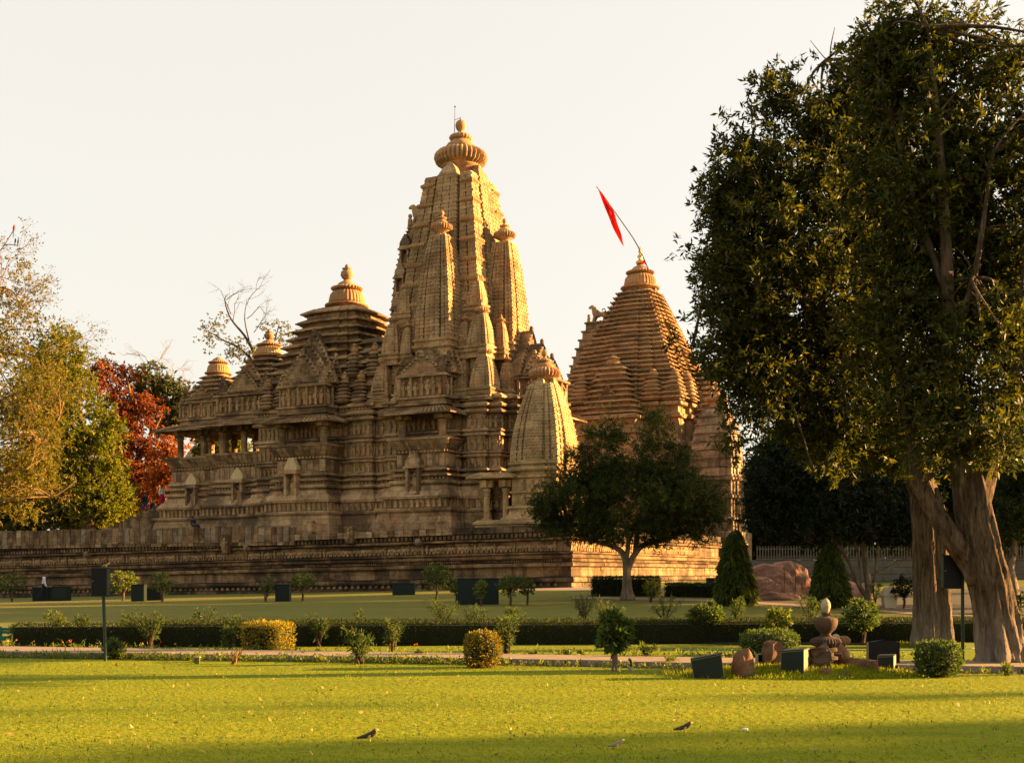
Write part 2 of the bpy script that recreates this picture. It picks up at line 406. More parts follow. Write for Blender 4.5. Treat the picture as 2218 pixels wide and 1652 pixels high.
class MB:
    def __init__(s):
        s.v, s.f = [], []
    def add(s, v, f):
        k = len(s.v)
        s.v += [tuple(p) for p in v]
        s.f += [tuple(i + k for i in q) for q in f]
    def box(s, cx, cy, cz, sx, sy, sz, rot=0.0, top=1.0, tilt=None):
        """centre, full sizes; top scales the upper face"""
        v = []
        for dz, k in ((-.5, 1.0), (.5, top)):
            for dx, dy in ((-.5, -.5), (.5, -.5), (.5, .5), (-.5, .5)):
                v.append(Vector((dx * sx * k, dy * sy * k, dz * sz)))
        R = Matrix.Rotation(rot, 3, 'Z')
        if tilt:
            R = R @ Matrix.Rotation(tilt[0], 3, 'X') @ Matrix.Rotation(tilt[1], 3, 'Y')
        v = [R @ p + Vector((cx, cy, cz)) for p in v]
        s.add(v, [(0, 3, 2, 1), (4, 5, 6, 7), (0, 1, 5, 4), (1, 2, 6, 5), (2, 3, 7, 6), (3, 0, 4, 7)])
    def loft(s, rings, cap0=True, cap1=True):
        n = len(rings[0])
        v = [p for r in rings for p in r]
        f = []
        for i in range(len(rings) - 1):
            a, b = i * n, (i + 1) * n
            for j in range(n):
                k = (j + 1) % n
                f.append((a + j, a + k, b + k, b + j))
        if cap0:
            f.append(tuple(range(n - 1, -1, -1)))
        if cap1:
            f.append(tuple(range((len(rings) - 1) * n, len(rings) * n)))
        s.add(v, f)
    def lathe(s, prof, n=24, c=(0, 0, 0), lobes=0, amp=0.0, cap0=True, cap1=True):
        """prof: (r, z[, lobe strength])"""
        rings = []
        m = n if not lobes else lobes * 4
        for q in prof:
            r, z = q[0], q[1]
            k = q[2] if len(q) > 2 else 1.0
            ring = []
            for i in range(m):
                a = 2 * PI * i / m
                rr = r
                if lobes:
                    rr = r * (1 - amp * k * (1 - abs(math.sin(a * lobes / 2))))
                ring.append((c[0] + rr * math.cos(a), c[1] + rr * math.sin(a), c[2] + z))
            rings.append(ring)
        s.loft(rings, cap0, cap1)
    def tube(s, pts, rad, n=6, cap=True):
        pts = [Vector(p) for p in pts]
        rings = []
        up = Vector((0.3, 0.9, 0.2)).normalized()
        for i, p in enumerate(pts):
            t = (pts[min(i + 1, len(pts) - 1)] - pts[max(i - 1, 0)])
            if t.length < 1e-9:
                t = Vector((0, 0, 1))
            t.normalize()
            a = t.cross(up)
            if a.length < 1e-3:
                a = t.cross(Vector((1, 0, 0)))
            a.normalize()
            b = t.cross(a)
            r = rad[i]
            rings.append([p + (a * math.cos(2 * PI * j / n) + b * math.sin(2 * PI * j / n)) * r for j in range(n)])
        s.loft(rings, cap, cap)
    def ball(s, c, r, n=8, m=6, sq=(1, 1, 1), R=None):
        rings = []
        for i in range(m + 1):
            th = PI * i / m
            rr = max(math.sin(th), 0.02)
            ring = []
            for j in range(n):
                a = 2 * PI * j / n
                p = Vector((rr * math.cos(a) * r * sq[0], rr * math.sin(a) * r * sq[1], -math.cos(th) * r * sq[2]))
                if R is not None:
                    p = R @ p
                ring.append(p + Vector(c))
            rings.append(ring)
        s.loft(rings)
    def mesh(s, name, mat, smoothed=False):
        me = bpy.data.meshes.new(name)
        me.from_pydata([tuple(p) for p in s.v], [], s.f)
        if smoothed:
            me.polygons.foreach_set('use_smooth', [True] * len(me.polygons))
        me.materials.append(mat)
        me.update()
        return me
    def build(s, name, mat, parent=None, smoothed=False, kind=None):
        o = bpy.data.objects.new(name, s.mesh(name, mat, smoothed))
        if kind:
            o['kind'] = kind
        return link(o, parent)

def quads(name, V, mat, parent=None, kind=None):
    """V: (n, 4, 3) array of separate quads"""
    V = np.asarray(V, np.float32)
    n = len(V)
    me = bpy.data.meshes.new(name)
    me.vertices.add(n * 4)
    me.vertices.foreach_set('co', V.reshape(-1))
    me.loops.add(n * 4)
    me.loops.foreach_set('vertex_index', np.arange(n * 4, dtype=np.int32))
    me.polygons.add(n)
    me.polygons.foreach_set('loop_start', np.arange(0, n * 4, 4, dtype=np.int32))
    me.polygons.foreach_set('loop_total', np.full(n, 4, np.int32))
    me.materials.append(mat)
    me.update(calc_edges=True)
    o = bpy.data.objects.new(name, me)
    if kind:
        o['kind'] = kind
    return link(o, parent)

def thing(name, label, cat, loc=(0, 0, 0), rz=0.0, group=None):
    o = bpy.data.objects.new(name, None)
    o.empty_display_size = 0.3
    o.location = loc
    o.rotation_euler = (0, 0, rz)
    o['label'] = label
    o['category'] = cat
    if group:
        o['group'] = group
    return link(o)

def tag(o, label, cat, group=None):
    o['label'] = label
    o['category'] = cat
    if group:
        o['group'] = group
    return o

def inst(me, name, parent, loc=(0, 0, 0), rot=(0, 0, 0), sc=(1, 1, 1)):
    o = bpy.data.objects.new(name, me)
    o.location, o.rotation_euler, o.scale = loc, rot, sc
    return link(o, parent)

def unit(a):
    return a / np.maximum(np.linalg.norm(a, axis=-1, keepdims=True), 1e-9)

def leaf_quads(c, d, L, Wd, seed_side=None):
    """c base points, d unit directions, L lengths, Wd widths"""
    n = len(c)
    s = unit(np.cross(d, rng.normal(size=(n, 3))))
    nrm = np.cross(d, s)
    L = L[:, None]
    Wd = Wd[:, None]
    mid = c + d * L * 0.45 + nrm * L * 0.06
    return np.stack([c, mid + s * Wd / 2, c + d * L, mid - s * Wd / 2], 1)

def rosettes(pts, per, L, Wd, out=None, spread=0.05, bias=(0, 0, 0.2), rnd=1.0):
    pts = np.asarray(pts, float)
    n = len(pts)
    c = np.repeat(pts, per, 0) + rng.normal(size=(n * per, 3)) * spread
    d = rng.normal(size=(n * per, 3)) * rnd + np.array(bias)
    if out is not None:
        d = d + np.repeat(out, per, 0)
    d = unit(d)
    k = 0.65 + 0.7 * rng.random(n * per)
    return leaf_quads(c, d, L * k, Wd * k)

def in_ellipsoid(n, c, r, shell=0.5):
    d = unit(rng.normal(size=(n, 3)))
    k = (shell + (1 - shell) * rng.random(n)) ** 0.6
    return np.asarray(c) + d * k[:, None] * np.asarray(r), d

def polyline(pts, seg=6, wob=0.0):
    """smooth path through points"""
    P = [Vector(p) for p in pts]
    out = []
    for i in range(len(P) - 1):
        p0, p1, p2, p3 = P[max(i - 1, 0)], P[i], P[i + 1], P[min(i + 2, len(P) - 1)]
        for k in range(seg):
            t = k / seg
            q = 0.5 * ((2 * p1) + (p2 - p0) * t + (2 * p0 - 5 * p1 + 4 * p2 - p3) * t * t + (3 * p1 - p0 - 3 * p2 + p3) * t ** 3)
            if wob:
                q = q + Vector(rng.normal(size=3) * wob)
            out.append(q)
    out.append(P[-1])
    return out
# ------------------------------------------------------------------ ground
def build_ground():
    xs = np.concatenate([[-1800, -900, -400, -200, -120], np.linspace(-90, 70, 81), [100, 180, 400, 900, 1800]])
    ys = np.concatenate([[-60, -20, 0], np.linspace(6, 110, 105), [120, 140, 180, 260, 400, 800, 1600, 2400]])
    X, Y = np.meshgrid(xs, ys)
    Z = ground_z(X, Y)
    v = np.stack([X, Y, Z], -1).reshape(-1, 3)
    nx = len(xs)
    f = [(j * nx + i, j * nx + i + 1, (j + 1) * nx + i + 1, (j + 1) * nx + i) for j in range(len(ys) - 1) for i in range(nx - 1)]
    mb = MB()
    mb.add(v, f)
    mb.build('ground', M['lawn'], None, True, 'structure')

build_ground()

def sheet(name, poly_pairs, mat, dz=0.004, kind='structure', h=0.0):
    """strip between two polylines that follows the ground"""
    mb = MB()
    v = []
    for a, b in poly_pairs:
        for k in range(5):
            t = k / 4
            x, y = a[0] + (b[0] - a[0]) * t, a[1] + (b[1] - a[1]) * t
            v.append((x, y, float(ground_z(x, y)) + dz + h))
    f = []
    for i in range(len(poly_pairs) - 1):
        for k in range(4):
            f.append((i * 5 + k, i * 5 + k + 1, (i + 1) * 5 + k + 1, (i + 1) * 5 + k))
    mb.add(v, f)
    return mb.build(name, mat, None, True, kind)

# ------------------------------------------------------------------ temple frame
ANG = math.radians(27)
CA, SA = math.cos(ANG), math.sin(ANG)
XC, YC, ZT = -3.84, 90.0, 4.65

def T(lx, ly, lz=0.0):
    return Vector((XC + CA * lx + SA * ly, YC - SA * lx + CA * ly, ZT + lz))

def plan(steps):
    """unit stepped plan; steps: (half width, distance) from face centre to corner"""
    face = []
    w = [s[0] for s in steps]
    r = [s[1] for s in steps]
    n = len(steps) - 1
    face.append((-w[n], -r[n]))
    for i in range(n - 1, -1, -1):
        face.append((-w[i], -r[i + 1]))
        face.append((-w[i], -r[i]))
    for i in range(n):
        face.append((w[i], -r[i]))
        face.append((w[i], -r[i + 1]))
    out = []
    for k in range(4):
        c, s = [(1, 0), (0, 1), (-1, 0), (0, -1)][k]
        out += [(x * c - y * s, x * s + y * c) for x, y in face]
    return out

def outline(steps):
    """mirrored outline of a long building; steps: (x0, x1, half depth)"""
    front = []
    for x0, x1, h in steps:
        front += [(x0, -h), (x1, -h)]
    pts = front + [(x, -y) for x, y in reversed(front)]
    out = []
    for p in pts:
        if not out or (abs(p[0] - out[-1][0]) + abs(p[1] - out[-1][1])) > 1e-6:
            out.append(p)
    return out

def offset(poly, o):
    n = len(poly)
    out = []
    for i in range(n):
        p, a, b = poly[i], poly[i - 1], poly[(i + 1) % n]
        d1 = (p[0] - a[0], p[1] - a[1])
        d2 = (b[0] - p[0], b[1] - p[1])
        l1, l2 = math.hypot(*d1), math.hypot(*d2)
        n1 = (d1[1] / l1, -d1[0] / l1)
        n2 = (d2[1] / l2, -d2[0] / l2)
        if abs(n1[0] * n2[0] + n1[1] * n2[1]) > 0.9:
            out.append((p[0] + n1[0] * o, p[1] + n1[1] * o))
        else:
            out.append((p[0] + (n1[0] + n2[0]) * o, p[1] + (n1[1] + n2[1]) * o))
    return out

def mould(mb, poly, prof, cap0=False, cap1=True):
    mb.loft([[(x, y, z) for x, y in offset(poly, o)] for z, o in prof], cap0, cap1)

def rect(x0, x1, y0, y1):
    return [(x0, y0), (x1, y0), (x1, y1), (x0, y1)]

def faces_of(poly, o=0.0, vis=True):
    """edges of the offset outline as (p, q, normal) that can be seen: facing -y or +x"""
    q = offset(poly, o)
    res = []
    for i in range(len(q)):
        a, b = q[i], q[(i + 1) % len(q)]
        l = math.hypot(b[0] - a[0], b[1] - a[1])
        nrm = ((b[1] - a[1]) / l, -(b[0] - a[0]) / l)
        if not vis or nrm[1] < -0.9 or nrm[0] > 0.9:
            res.append((a, b, nrm, l))
    return res

BASE = [(-1.0, 1.3), (0.5, 1.28), (0.54, 1.14), (1.22, 1.02), (1.26, 1.16), (1.34, 1.2), (1.44, 1.2), (1.5, 1.1), (1.52, .72),
        (2.16, .72), (2.18, .92), (2.34, .94), (2.38, .86), (2.74, .62), (2.78, .5), (3.06, .42), (3.1, .26), (3.18, .26),
        (3.2, .38), (3.28, .47), (3.40, .47), (3.50, .36), (3.52, .14), (3.74, .14), (3.77, .44), (3.88, .46), (4.0, .2),
        (4.02, .12), (4.12, .12), (4.14, .40), (4.24, .42), (4.38, .15), (4.42, .03)]
PORCH = BASE + [(5.40, .03), (5.43, .16), (5.58, .16), (5.60, .02), (5.64, .08), (6.32, .52), (6.34, .60), (6.48, .62), (6.50, .5)]
WALL = BASE + [(5.14, .03), (5.17, .24), (5.28, .26), (5.38, .12), (5.42, .28), (5.54, .28), (5.62, .03), (6.62, .03), (6.65, .26),
               (6.78, .28), (6.9, .14), (6.94, .30), (7.1, .30), (7.2, .05), (8.2, .05), (8.24, .36), (8.36, .42), (8.56, .12), (8.62, .12),
               (8.66, .44), (8.8, .48), (9.02, .1), (9.2, .1), (9.24, .42), (9.36, .45), (9.6, .1)]

# small repeated carvings (shared meshes)
def figure_mesh():
    mb = MB()
    mb.box(0, -.05, .16, .15, .13, .32, top=1.25)       # legs
    mb.box(.03, -.06, .44, .17, .15, .26, top=1.2)      # torso
    mb.box(-.12, -.05, .43, .05, .08, .24, tilt=(0, .25))
    mb.box(.16, -.05, .46, .05, .08, .24, tilt=(0, -.5))
    mb.ball((.01, -.07, .67), .085, 6, 4)
    mb.box(0, -.02, .78, .12, .1, .10, top=.4)
    return mb.mesh('carved_figure', M['fig'])

def elephant_mesh():
    mb = MB()
    mb.ball((0, -.06, .30), .2, 8, 5, (1.15, .6, .8))
    mb.ball((.24, -.08, .36), .12, 6, 4, (1, .8, 1.1))
    mb.box(.34, -.09, .2, .07, .09, .26, tilt=(0, .25))
    for x in (-.14, .13):
        mb.box(x, -.06, .1, .1, .14, .2, top=.9)
    return mb.mesh('carved_elephant', M['fig'])

def seated_mesh():
    mb = MB()
    mb.box(0, -.06, .09, .26, .16, .18, top=.75)
    mb.box(0, -.06, .29, .16, .13, .22, top=1.1)
    mb.ball((0, -.07, .47), .075, 6, 4)
    return mb.mesh('carved_seated_figure', M['fig'])

FIG, ELE, SEAT = figure_mesh(), elephant_mesh(), seated_mesh()
counts = {}

def band(parent, name, me, poly, o, z, step, sc=1.0, limit=300, jit=.12):
    """row of carvings along the visible faces of a moulded outline"""
    for a, b, nrm, l in faces_of(poly, o):
        n = int(l / step)
        if n < 1:
            continue
        rz = math.atan2(nrm[0], -nrm[1])
        for k in range(n):
            key = (parent.name, name)
            if counts.get(key, 0) >= limit:
                return
            counts[key] = counts.get(key, 0) + 1
            t = (k + .5) / n
            s = sc * (1 + random.uniform(-.08, .08))
            inst(me, name, parent, (a[0] + (b[0] - a[0]) * t, a[1] + (b[1] - a[1]) * t, z), (0, 0, rz),
                 (s * random.choice((1, -1)), s, s * (1 + random.uniform(-jit, jit) * .5)))

def panels(parent, name, poly, o0, o1, z0, z1, step, mat, proud=.05, gap=.05, limit=300):
    """upright panels (slanting when o0 != o1) side by side along the visible faces"""
    for (a, b, nrm, l), (a1, b1, _, l1) in zip(faces_of(poly, o0), faces_of(poly, o1)):
        n = max(1, int(round(l / step)))
        if l < step * .6:
            continue
        for k in range(n):
            key = (parent.name, name)
            if counts.get(key, 0) >= limit:
                return
            counts[key] = counts.get(key, 0) + 1
            g = gap / l / 2
            t0, t1 = k / n + g, (k + 1) / n - g
            pr = proud * random.uniform(.5, 1.3)
            def pt(p, q, t, z, d):
                return (p[0] + (q[0] - p[0]) * t + nrm[0] * d, p[1] + (q[1] - p[1]) * t + nrm[1] * d, z)
            mb = MB()
            lo_b = [pt(a, b, t0, z0, -.03), pt(a, b, t1, z0, -.03), pt(a1, b1, t1, z1, -.03), pt(a1, b1, t0, z1, -.03)]
            lo_f = [pt(a, b, t0, z0, pr), pt(a, b, t1, z0, pr), pt(a1, b1, t1, z1, pr), pt(a1, b1, t0, z1, pr)]
            mb.loft([lo_b, lo_f])
            mb.build(name, mat, parent)

# spires -------------------------------------------------------------
RATHA = [(.13, 1.0), (.16, .93), (.40, 1.0), (.50, .72), (.70, .96), (.74, .88), (.96, .96)]
RATHA5 = [(.26, 1.0), (.50, .93), (.60, .82), (.88, .88)]
AMA = [(.62, -.34, 0), (.74, -.30, .4), (.93, -.20), (1.0, -.02), (.97, .12), (.85, .24), (.66, .30, .4), (.58, .32, 0)]

def curve_scale(s0, s1, t, p):
    return s0 + (s1 - s0) * t ** p

def spire(parent, name, x, y, z0, z1, s0, s1, p=1.7, pitch=.3, steps=RATHA, mat='spire', studs=True, ama=True, horns=True,
          ama_r=None, fin=1.0, fullfin=True, aniso=1.0, neckh=1.0):
    """curvilinear spire with layered faces, ribbed disc and pot finial"""
    un = plan(steps)
    mb = MB()
    n = max(6, int((z1 - z0) / pitch))
    rings = []
    for i in range(n):
        za, zb = z0 + (z1 - z0) * i / n, z0 + (z1 - z0) * (i + 1) / n
        s = curve_scale(s0, s1, i / n, p)
        s2 = curve_scale(s0, s1, (i + 1) / n, p)
        g = .008 * min(1, s) + .006
        for z, k in ((za, s), (za + (zb - za) * .66, s * .35 + s2 * .65), (za + (zb - za) * .7, s2 - g), (zb - .001, s2 - g)):
            rings.append([(x + a * k, y + b * k, z) for a, b in un])
    mb.loft(rings, False, True)
    if studs:
        for i in range(n):
            za = z0 + (z1 - z0) * i / n
            h = (z1 - z0) / n
            s = curve_scale(s0, s1, (i + .3) / n, p)
            for j in range(len(un)):
                a, b = un[j], un[(j + 1) % len(un)]
                l = math.hypot(b[0] - a[0], b[1] - a[1]) * s
                nr = Vector((b[1] - a[1], a[0] - b[0]))
                nr.normalize()
                if l < .2 or not (nr[1] < -.5 or nr[0] > .5):
                    continue
                m = max(1, int(l / .27))
                w = l / m * .52
                for q in range(m):
                    t = (q + .5 + (.5 if i % 2 else 0)) / m
                    if t > 1:
                        continue
                    px, py = x + (a[0] + (b[0] - a[0]) * t) * s, y + (a[1] + (b[1] - a[1]) * t) * s
                    mb.box(px, py, za + h * .33, w if abs(nr[1]) > .5 else .075, .075 if abs(nr[1]) > .5 else w, h * .5, top=.75)
    o = mb.build(name, M[mat], parent)
    R = ama_r or s1 * 1.15
    z = z1
    if horns:
        for k in range(4):
            hb = MB()
            c, s_ = [(1, 0), (0, 1), (-1, 0), (0, -1)][k]
            r_ = []
            hh = R * .52
            for q, (kk, ww) in enumerate(((1.0, .38), (.96, .35), (.90, .27), (.84, .16), (.80, .05))):
                zz = z1 - .05 + hh * q / 4
                d0, d1, w = s1 * kk, s1 * kk - .22 * s1 - .08, s1 * ww
                r_.append([(x + px * c - py * s_, y + px * s_ + py * c, zz) for px, py in ((-w, -d0), (w, -d0), (w, -d1), (-w, -d1))])
            hb.loft(r_)
            hb.build('rib_end', M[mat], o)
    if ama:
        nb = MB()
        nh = R * .46 * neckh
        nb.lathe([(s1 * .62, z - .1), (s1 * .56, z + nh * .2), (s1 * .56, z + nh * .6), (R * .66, z + nh * .78), (R * .72, z + nh * .9), (R * .72, z + nh)], 20, (x, y, 0))
        nb.build('neck', M['cap'], o, True)
        zc = z + nh + R * .26
        ab = MB()
        lob = 34 if R > 1.2 else (26 if R > .6 else 18)
        ab.lathe([(r * R, zc + zz * R, (q[0] if q else 1)) for r, zz, *q in AMA], c=(x, y, 0), lobes=lob, amp=.13)
        ab.build('ribbed_disc', M['cap'], o)
        fb = MB()
        zt = zc + R * .32
        f = R * fin
        if fullfin:
            fb.lathe([(.60 * f, zt - .02), (.62 * f, zt + .05 * f), (.52 * f, zt + .2 * f), (.40 * f, zt + .28 * f), (.36 * f, zt + .34 * f)], 20, (x, y, 0))
            fb.lathe([(.30 * f, zt + .32 * f), (.44 * f, zt + .40 * f), (.46 * f, zt + .47 * f), (.40 * f, zt + .54 * f)], c=(x, y, 0), lobes=18, amp=.08)
            fb.lathe([(.30 * f, zt + .53 * f), (.25 * f, zt + .60 * f), (.12 * f, zt + .66 * f), (.09 * f, zt + .71 * f), (.15 * f, zt + .76 * f), (.20 * f, zt + .86 * f),
                      (.21 * f, zt + .94 * f), (.19 * f, zt + 1.04 * f), (.13 * f, zt + 1.11 * f), (.05 * f, zt + 1.14 * f), (.05 * f, zt + 1.19 * f), (.01, zt + 1.22 * f)], 18, (x, y, 0))
        else:
            fb.lathe([(.58 * f, zt - .02), (.42 * f, zt + .25 * f), (.2 * f, zt + .34 * f), (.3 * f, zt + .55 * f), (.26 * f, zt + .72 * f), (.1 * f, zt + .85 * f), (.02, zt + 1.1 * f)], 10, (x, y, 0))
        fb.build('pot_finial', M['cap'], o, True)
    return o

def bell(parent, x, y, z, r, h, name='bell_crown', pot=True, ama=True, mat='cap'):
    """ribbed bell, ribbed disc and pot; h is the height with the pot"""
    mb = MB()
    mb.lathe([(r * .78, z - .05), (r * .72, z + h * .05), (r * .95, z + h * .08), (r * 1.0, z + h * .10), (r * .98, z + h * .125), (r * .78, z + h * .15)], 28, (x, y, 0))
    mb.lathe([(r * .78, z + h * .14), (r * .83, z + h * .17), (r * .80, z + h * .25), (r * .76, z + h * .33), (r * .66, z + h * .39), (r * .5, z + h * .43)],
             c=(x, y, 0), lobes=30, amp=.05)
    o = mb.build(name, M[mat], parent)
    if ama:
        ab = MB()
        ab.lathe([(rr * r * .74, z + h * .47 + zz * r * .30, (q[0] if q else 1)) for rr, zz, *q in AMA], c=(x, y, 0), lobes=28, amp=.1)
        ab.build('ribbed_disc', M[mat], o)
    cb = MB()
    zz = z + h * .50
    cb.lathe([(r * .5, zz), (r * .47, zz + h * .03), (r * .36, zz + h * .09), (r * .2, zz + h * .13), (r * .12, zz + h * .16)], 16, (x, y, 0))
    if pot:
        cb.lathe([(r * .10, zz + h * .15), (r * .22, zz + h * .19), (r * .29, zz + h * .25), (r * .27, zz + h * .32), (r * .16, zz + h * .37), (r * .22, zz + h * .385), (r * .22, zz + h * .40),
                  (r * .08, zz + h * .41), (r * .10, zz + h * .45), (.02, zz + h * .5)], 16, (x, y, 0))
    cb.build('pot_finial', M[mat], o, True)
    return o

def tiers(parent, x, y, zs, sx, sy, un, mat='roofstone', lip=.16, ant=False, name='roof_tier', under=.9):
    """stack of overhanging roof slabs; zs heights, sx/sy half sizes at those heights"""
    for i in range(len(zs) - 1):
        z, zn = zs[i], zs[i + 1]
        h = zn - z
        rings = []
        lp = lip * random.uniform(.85, 1.15)
        for zz, a, b in ((z - .02, sx[i] - lp * under, sy[i] - lp * under), (z + h * .30, sx[i] - lp * under, sy[i] - lp * under), (z + h * .33, sx[i] + lp, sy[i] + lp),
                         (z + h * .46, sx[i] + lp * 1.05, sy[i] + lp * 1.05), (z + h * .75, sx[i] * .5 + sx[i + 1] * .5, sy[i] * .5 + sy[i + 1] * .5),
                         (zn - .01, sx[i + 1] - lp * under, sy[i + 1] - lp * under)):
            rings.append([(x + p * a, y + q * b, zz) for p, q in un])
        mb = MB()
        mb.loft(rings, True, True)
        if ant:
            # upturned corner and rib ends
            for j in range(len(un)):
                p, q = un[j]
                if j % 2 == 0:
                    mb.box(x + p * (sx[i] + lp * .9), y + q * (sy[i] + lp * .9), z + h * .52, .16, .16, h * .3, top=.4)
        mb.build(name, M[mat], parent)

def gable(parent, cx, cy, z0, w, h, depth, facing=0, name='stepped_gable', steps=8):
    """stepped pediment of carved arches; facing 0: -y, 1: +x"""
    mb = MB()
    def P(t, d, z):     # t along the width, d outwards
        return (cx + t, cy - d, z) if facing == 0 else (cx + d, cy + t, z)
    for i in range(steps):
        k = i / (steps - 1)
        ww = w * (1 - k) ** .85 + .10
        hh = h / steps
        c = P(0, -depth / 2 - k * .1, z0 + hh * (i + .5))
        sx, sy = (ww * 2, depth) if facing == 0 else (depth, ww * 2)
        mb.box(c[0], c[1], c[2], sx, sy, hh * .98, top=.96)
        for sgn in (-1, 1):
            q = P(sgn * ww, -.08, z0 + hh * (i + .8))
            mb.box(q[0], q[1], q[2], .26, .26, hh * 1.2, rot=.4, top=.35)
        m = max(1, int(ww * 2 / .5))
        for j in range(m):
            t = -ww + (j + .5) * 2 * ww / m
            r = min(.24, hh * .46)
            pts = [P(t + math.cos(a) * r, .05, z0 + hh * .5 + math.sin(a) * r) for a in np.linspace(-.6, PI + .6, 9)]
            mb.tube(pts, [.055] * 9, 4)
    q = P(0, -.1, z0 + h + .12)
    mb.ball(q, .16, 8, 5, (1, 1, 1.4))
    return mb.build(name, M['roofstone'], parent)

def pillar(parent, x, y, z0, z1, r=.24, name='pillar', mat='stone'):
    mb = MB()
    h = z1 - z0
    mb.box(x, y, z0 + .07, r * 2.5, r * 2.5, .14)
    mb.lathe([(r, z0 + .12), (r, z0 + h * .6), (r * 1.15, z0 + h * .62), (r * .9, z0 + h * .66), (r * 1.3, z0 + h * .72), (r * 1.35, z0 + h * .76), (r * 1.0, z0 + h * .8)], 8, (x, y, 0))
    mb.box(x, y, z0 + h * .9, r * 4.2, r * 1.6, h * .17, top=1.15)
    mb.box(x, y, z0 + h * .9, r * 1.6, r * 4.2, h * .168, top=1.15)
    return mb.build(name, M[mat], parent)

def eave(parent, x0, x1, y0, y1, z, rise, out, name='eave', rib=.34, mat='roofstone', sides='fbr'):
    """sloping ribbed stone canopy round a rectangle (outer edge at z)"""
    mb = MB()
    ri, ro = rect(x0, x1, y0, y1), rect(x0 - out, x1 + out, y0 - out, y1 + out)
    def mid(k, e=0.0):
        return rect(x0 - out * k, x1 + out * k, y0 - out * k, y1 + out * k)
    prof = [(0.0, rise), (.45, rise * .62), (1.0, .04), (1.0, -.06), (.9, -.05), (.0, rise - .2)]
    mb.loft([[(a, b, z + dz) for a, b in mid(k)] for k, dz in prof], False, False)
    o = mb.build(name, M[mat], parent)
    rb = MB()
    for i in range(4):
        a, b = ri[i], ri[(i + 1) % 4]
        c, d = ro[i], ro[(i + 1) % 4]
        nrm = ((b[1] - a[1]), -(b[0] - a[0]))
        if not (nrm[1] < 0 or nrm[0] > 0):
            continue
        n = max(2, int(math.hypot(d[0] - c[0], d[1] - c[1]) / rib))
        for k in range(n + 1):
            t = k / n
            p = (a[0] + (b[0] - a[0]) * t, a[1] + (b[1] - a[1]) * t)
            q = (c[0] + (d[0] - c[0]) * t, c[1] + (d[1] - c[1]) * t)
            m = (p[0] * .55 + q[0] * .45, p[1] * .55 + q[1] * .45)
            rb.tube([(p[0], p[1], z + rise + .01), (m[0], m[1], z + rise * .62 + .02), (q[0], q[1], z + .03)], [.055, .06, .06], 4)
    rb.build('eave_rib', M[mat], o, kind='stuff')
    return o

def niche(parent, x, y, z0, w=.62, h=1.5, cap='pale', facing=0, capkind=0):
    """little shrine front: posts, sill, dark recess with a figure, pale pediment"""
    def B(mb, t, d, z, sw, sd_, sh, top=1.0):
        if facing == 0:
            mb.box(x + t, y - d, z, sw, sd_, sh, top=top)
        else:
            mb.box(x + d, y + t, z, sd_, sw, sh, top=top)
    a = MB()
    B(a, 0, .15, z0 - .08, w * 2.1, .75, .16)
    B(a, 0, .15, z0 - .26, w * 1.8, .65, .2)
    B(a, -w * .75, .2, z0 + h / 2, w * .34, .6, h)
    B(a, w * .75, .2, z0 + h / 2, w * .34, .6, h)
    B(a, 0, .22, z0 + h + .07, w * 2.3, .8, .14)
    B(a, 0, .22, z0 + h + .22, w * 1.9, .66, .16)
    o = a.build('niche_shrine', M['stone'], parent)
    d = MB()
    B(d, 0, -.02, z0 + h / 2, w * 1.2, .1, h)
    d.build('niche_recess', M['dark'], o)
    inst(FIG, 'niche_figure', o, (x, y, z0) if facing == 0 else (x, y, z0), (0, 0, 0 if facing == 0 else PI / 2), (1.7, 1.7, h / .86))
    c = MB()
    n = 6
    for i in range(n):
        k = i / (n - 1)
        ww = [1.02, 1.06, .92, .72, .50, .26][i] if capkind == 0 else [1.0, 1.02, .84, .70, .56, .50][i]
        B(c, 0, .2, z0 + h + .3 + (i + .5) * .15, w * 2 * ww, .5 - .03 * i, .15, top=.95)
    c.build('niche_pediment', M[cap], o)
    return o

# ------------------------------------------------------------------ main temple
temple = thing('stone_temple', 'tall carved sandstone temple with a huge curved central spire, left of the flagged pyramid roof', 'temple', (XC, YC, ZT), -ANG)

# lower walls
body = [(-15.5, -12.2, 4.3), (-12.2, -8.2, 4.5), (-8.2, -6.6, 4.2), (-6.6, -5.0, 4.5), (-5.0, -3.6, 4.0), (-3.6, -2.2, 4.4), (-2.2, 2.3, 4.6),
        (2.3, 3.0, 3.9), (3.0, 4.4, 4.35), (4.4, 5.3, 3.9), (5.3, 6.0, 2.9), (6.0, 6.6, 2.2)]
bpoly = outline(body)
mb = MB(); mould(mb, bpoly, WALL); mb.build('sanctum_wall', M['stone'], temple)
hall = [(-26.2, -20.6, 2.3), (-20.6, -15.45, 3.5)]
hpoly = outline(hall)
mb = MB(); mould(mb, hpoly, PORCH); mb.build('entrance_base', M['stone'], temple)
p1 = rect(-1.75, 2.15, -6.05, -4.0)
p2 = rect(-12.35, -8.0, -6.05, -4.0)
p3 = rect(5.6, 8.0, -1.9, 1.9)
porches = ((p1, 0), (p2, 0), (p3, 1))
for pp, fc in porches:
    mb = MB(); mould(mb, pp, PORCH); mb.build('porch_base', M['stone'], temple)

for poly in (hpoly, p1, p2, p3):
    band(temple, 'seated_figure', SEAT, poly, .74, 1.56, .42, 1.05)
    panels(temple, 'parapet_panel', poly, .03, .03, 4.5, 5.36, .52, M['stone'], .05, .07)
    panels(temple, 'seat_back_slab', poly, .10, .50, 5.68, 6.28, .46, M['stone'], .04, .08)
band(temple, 'seated_figure', SEAT, bpoly, .74, 1.56, .45, 1.05)
for z, sc in ((4.40, .86), (5.62, 1.16), (7.2, 1.1)):
    band(temple, 'carved_figure', FIG, bpoly, .02, z, .40, sc, 290)
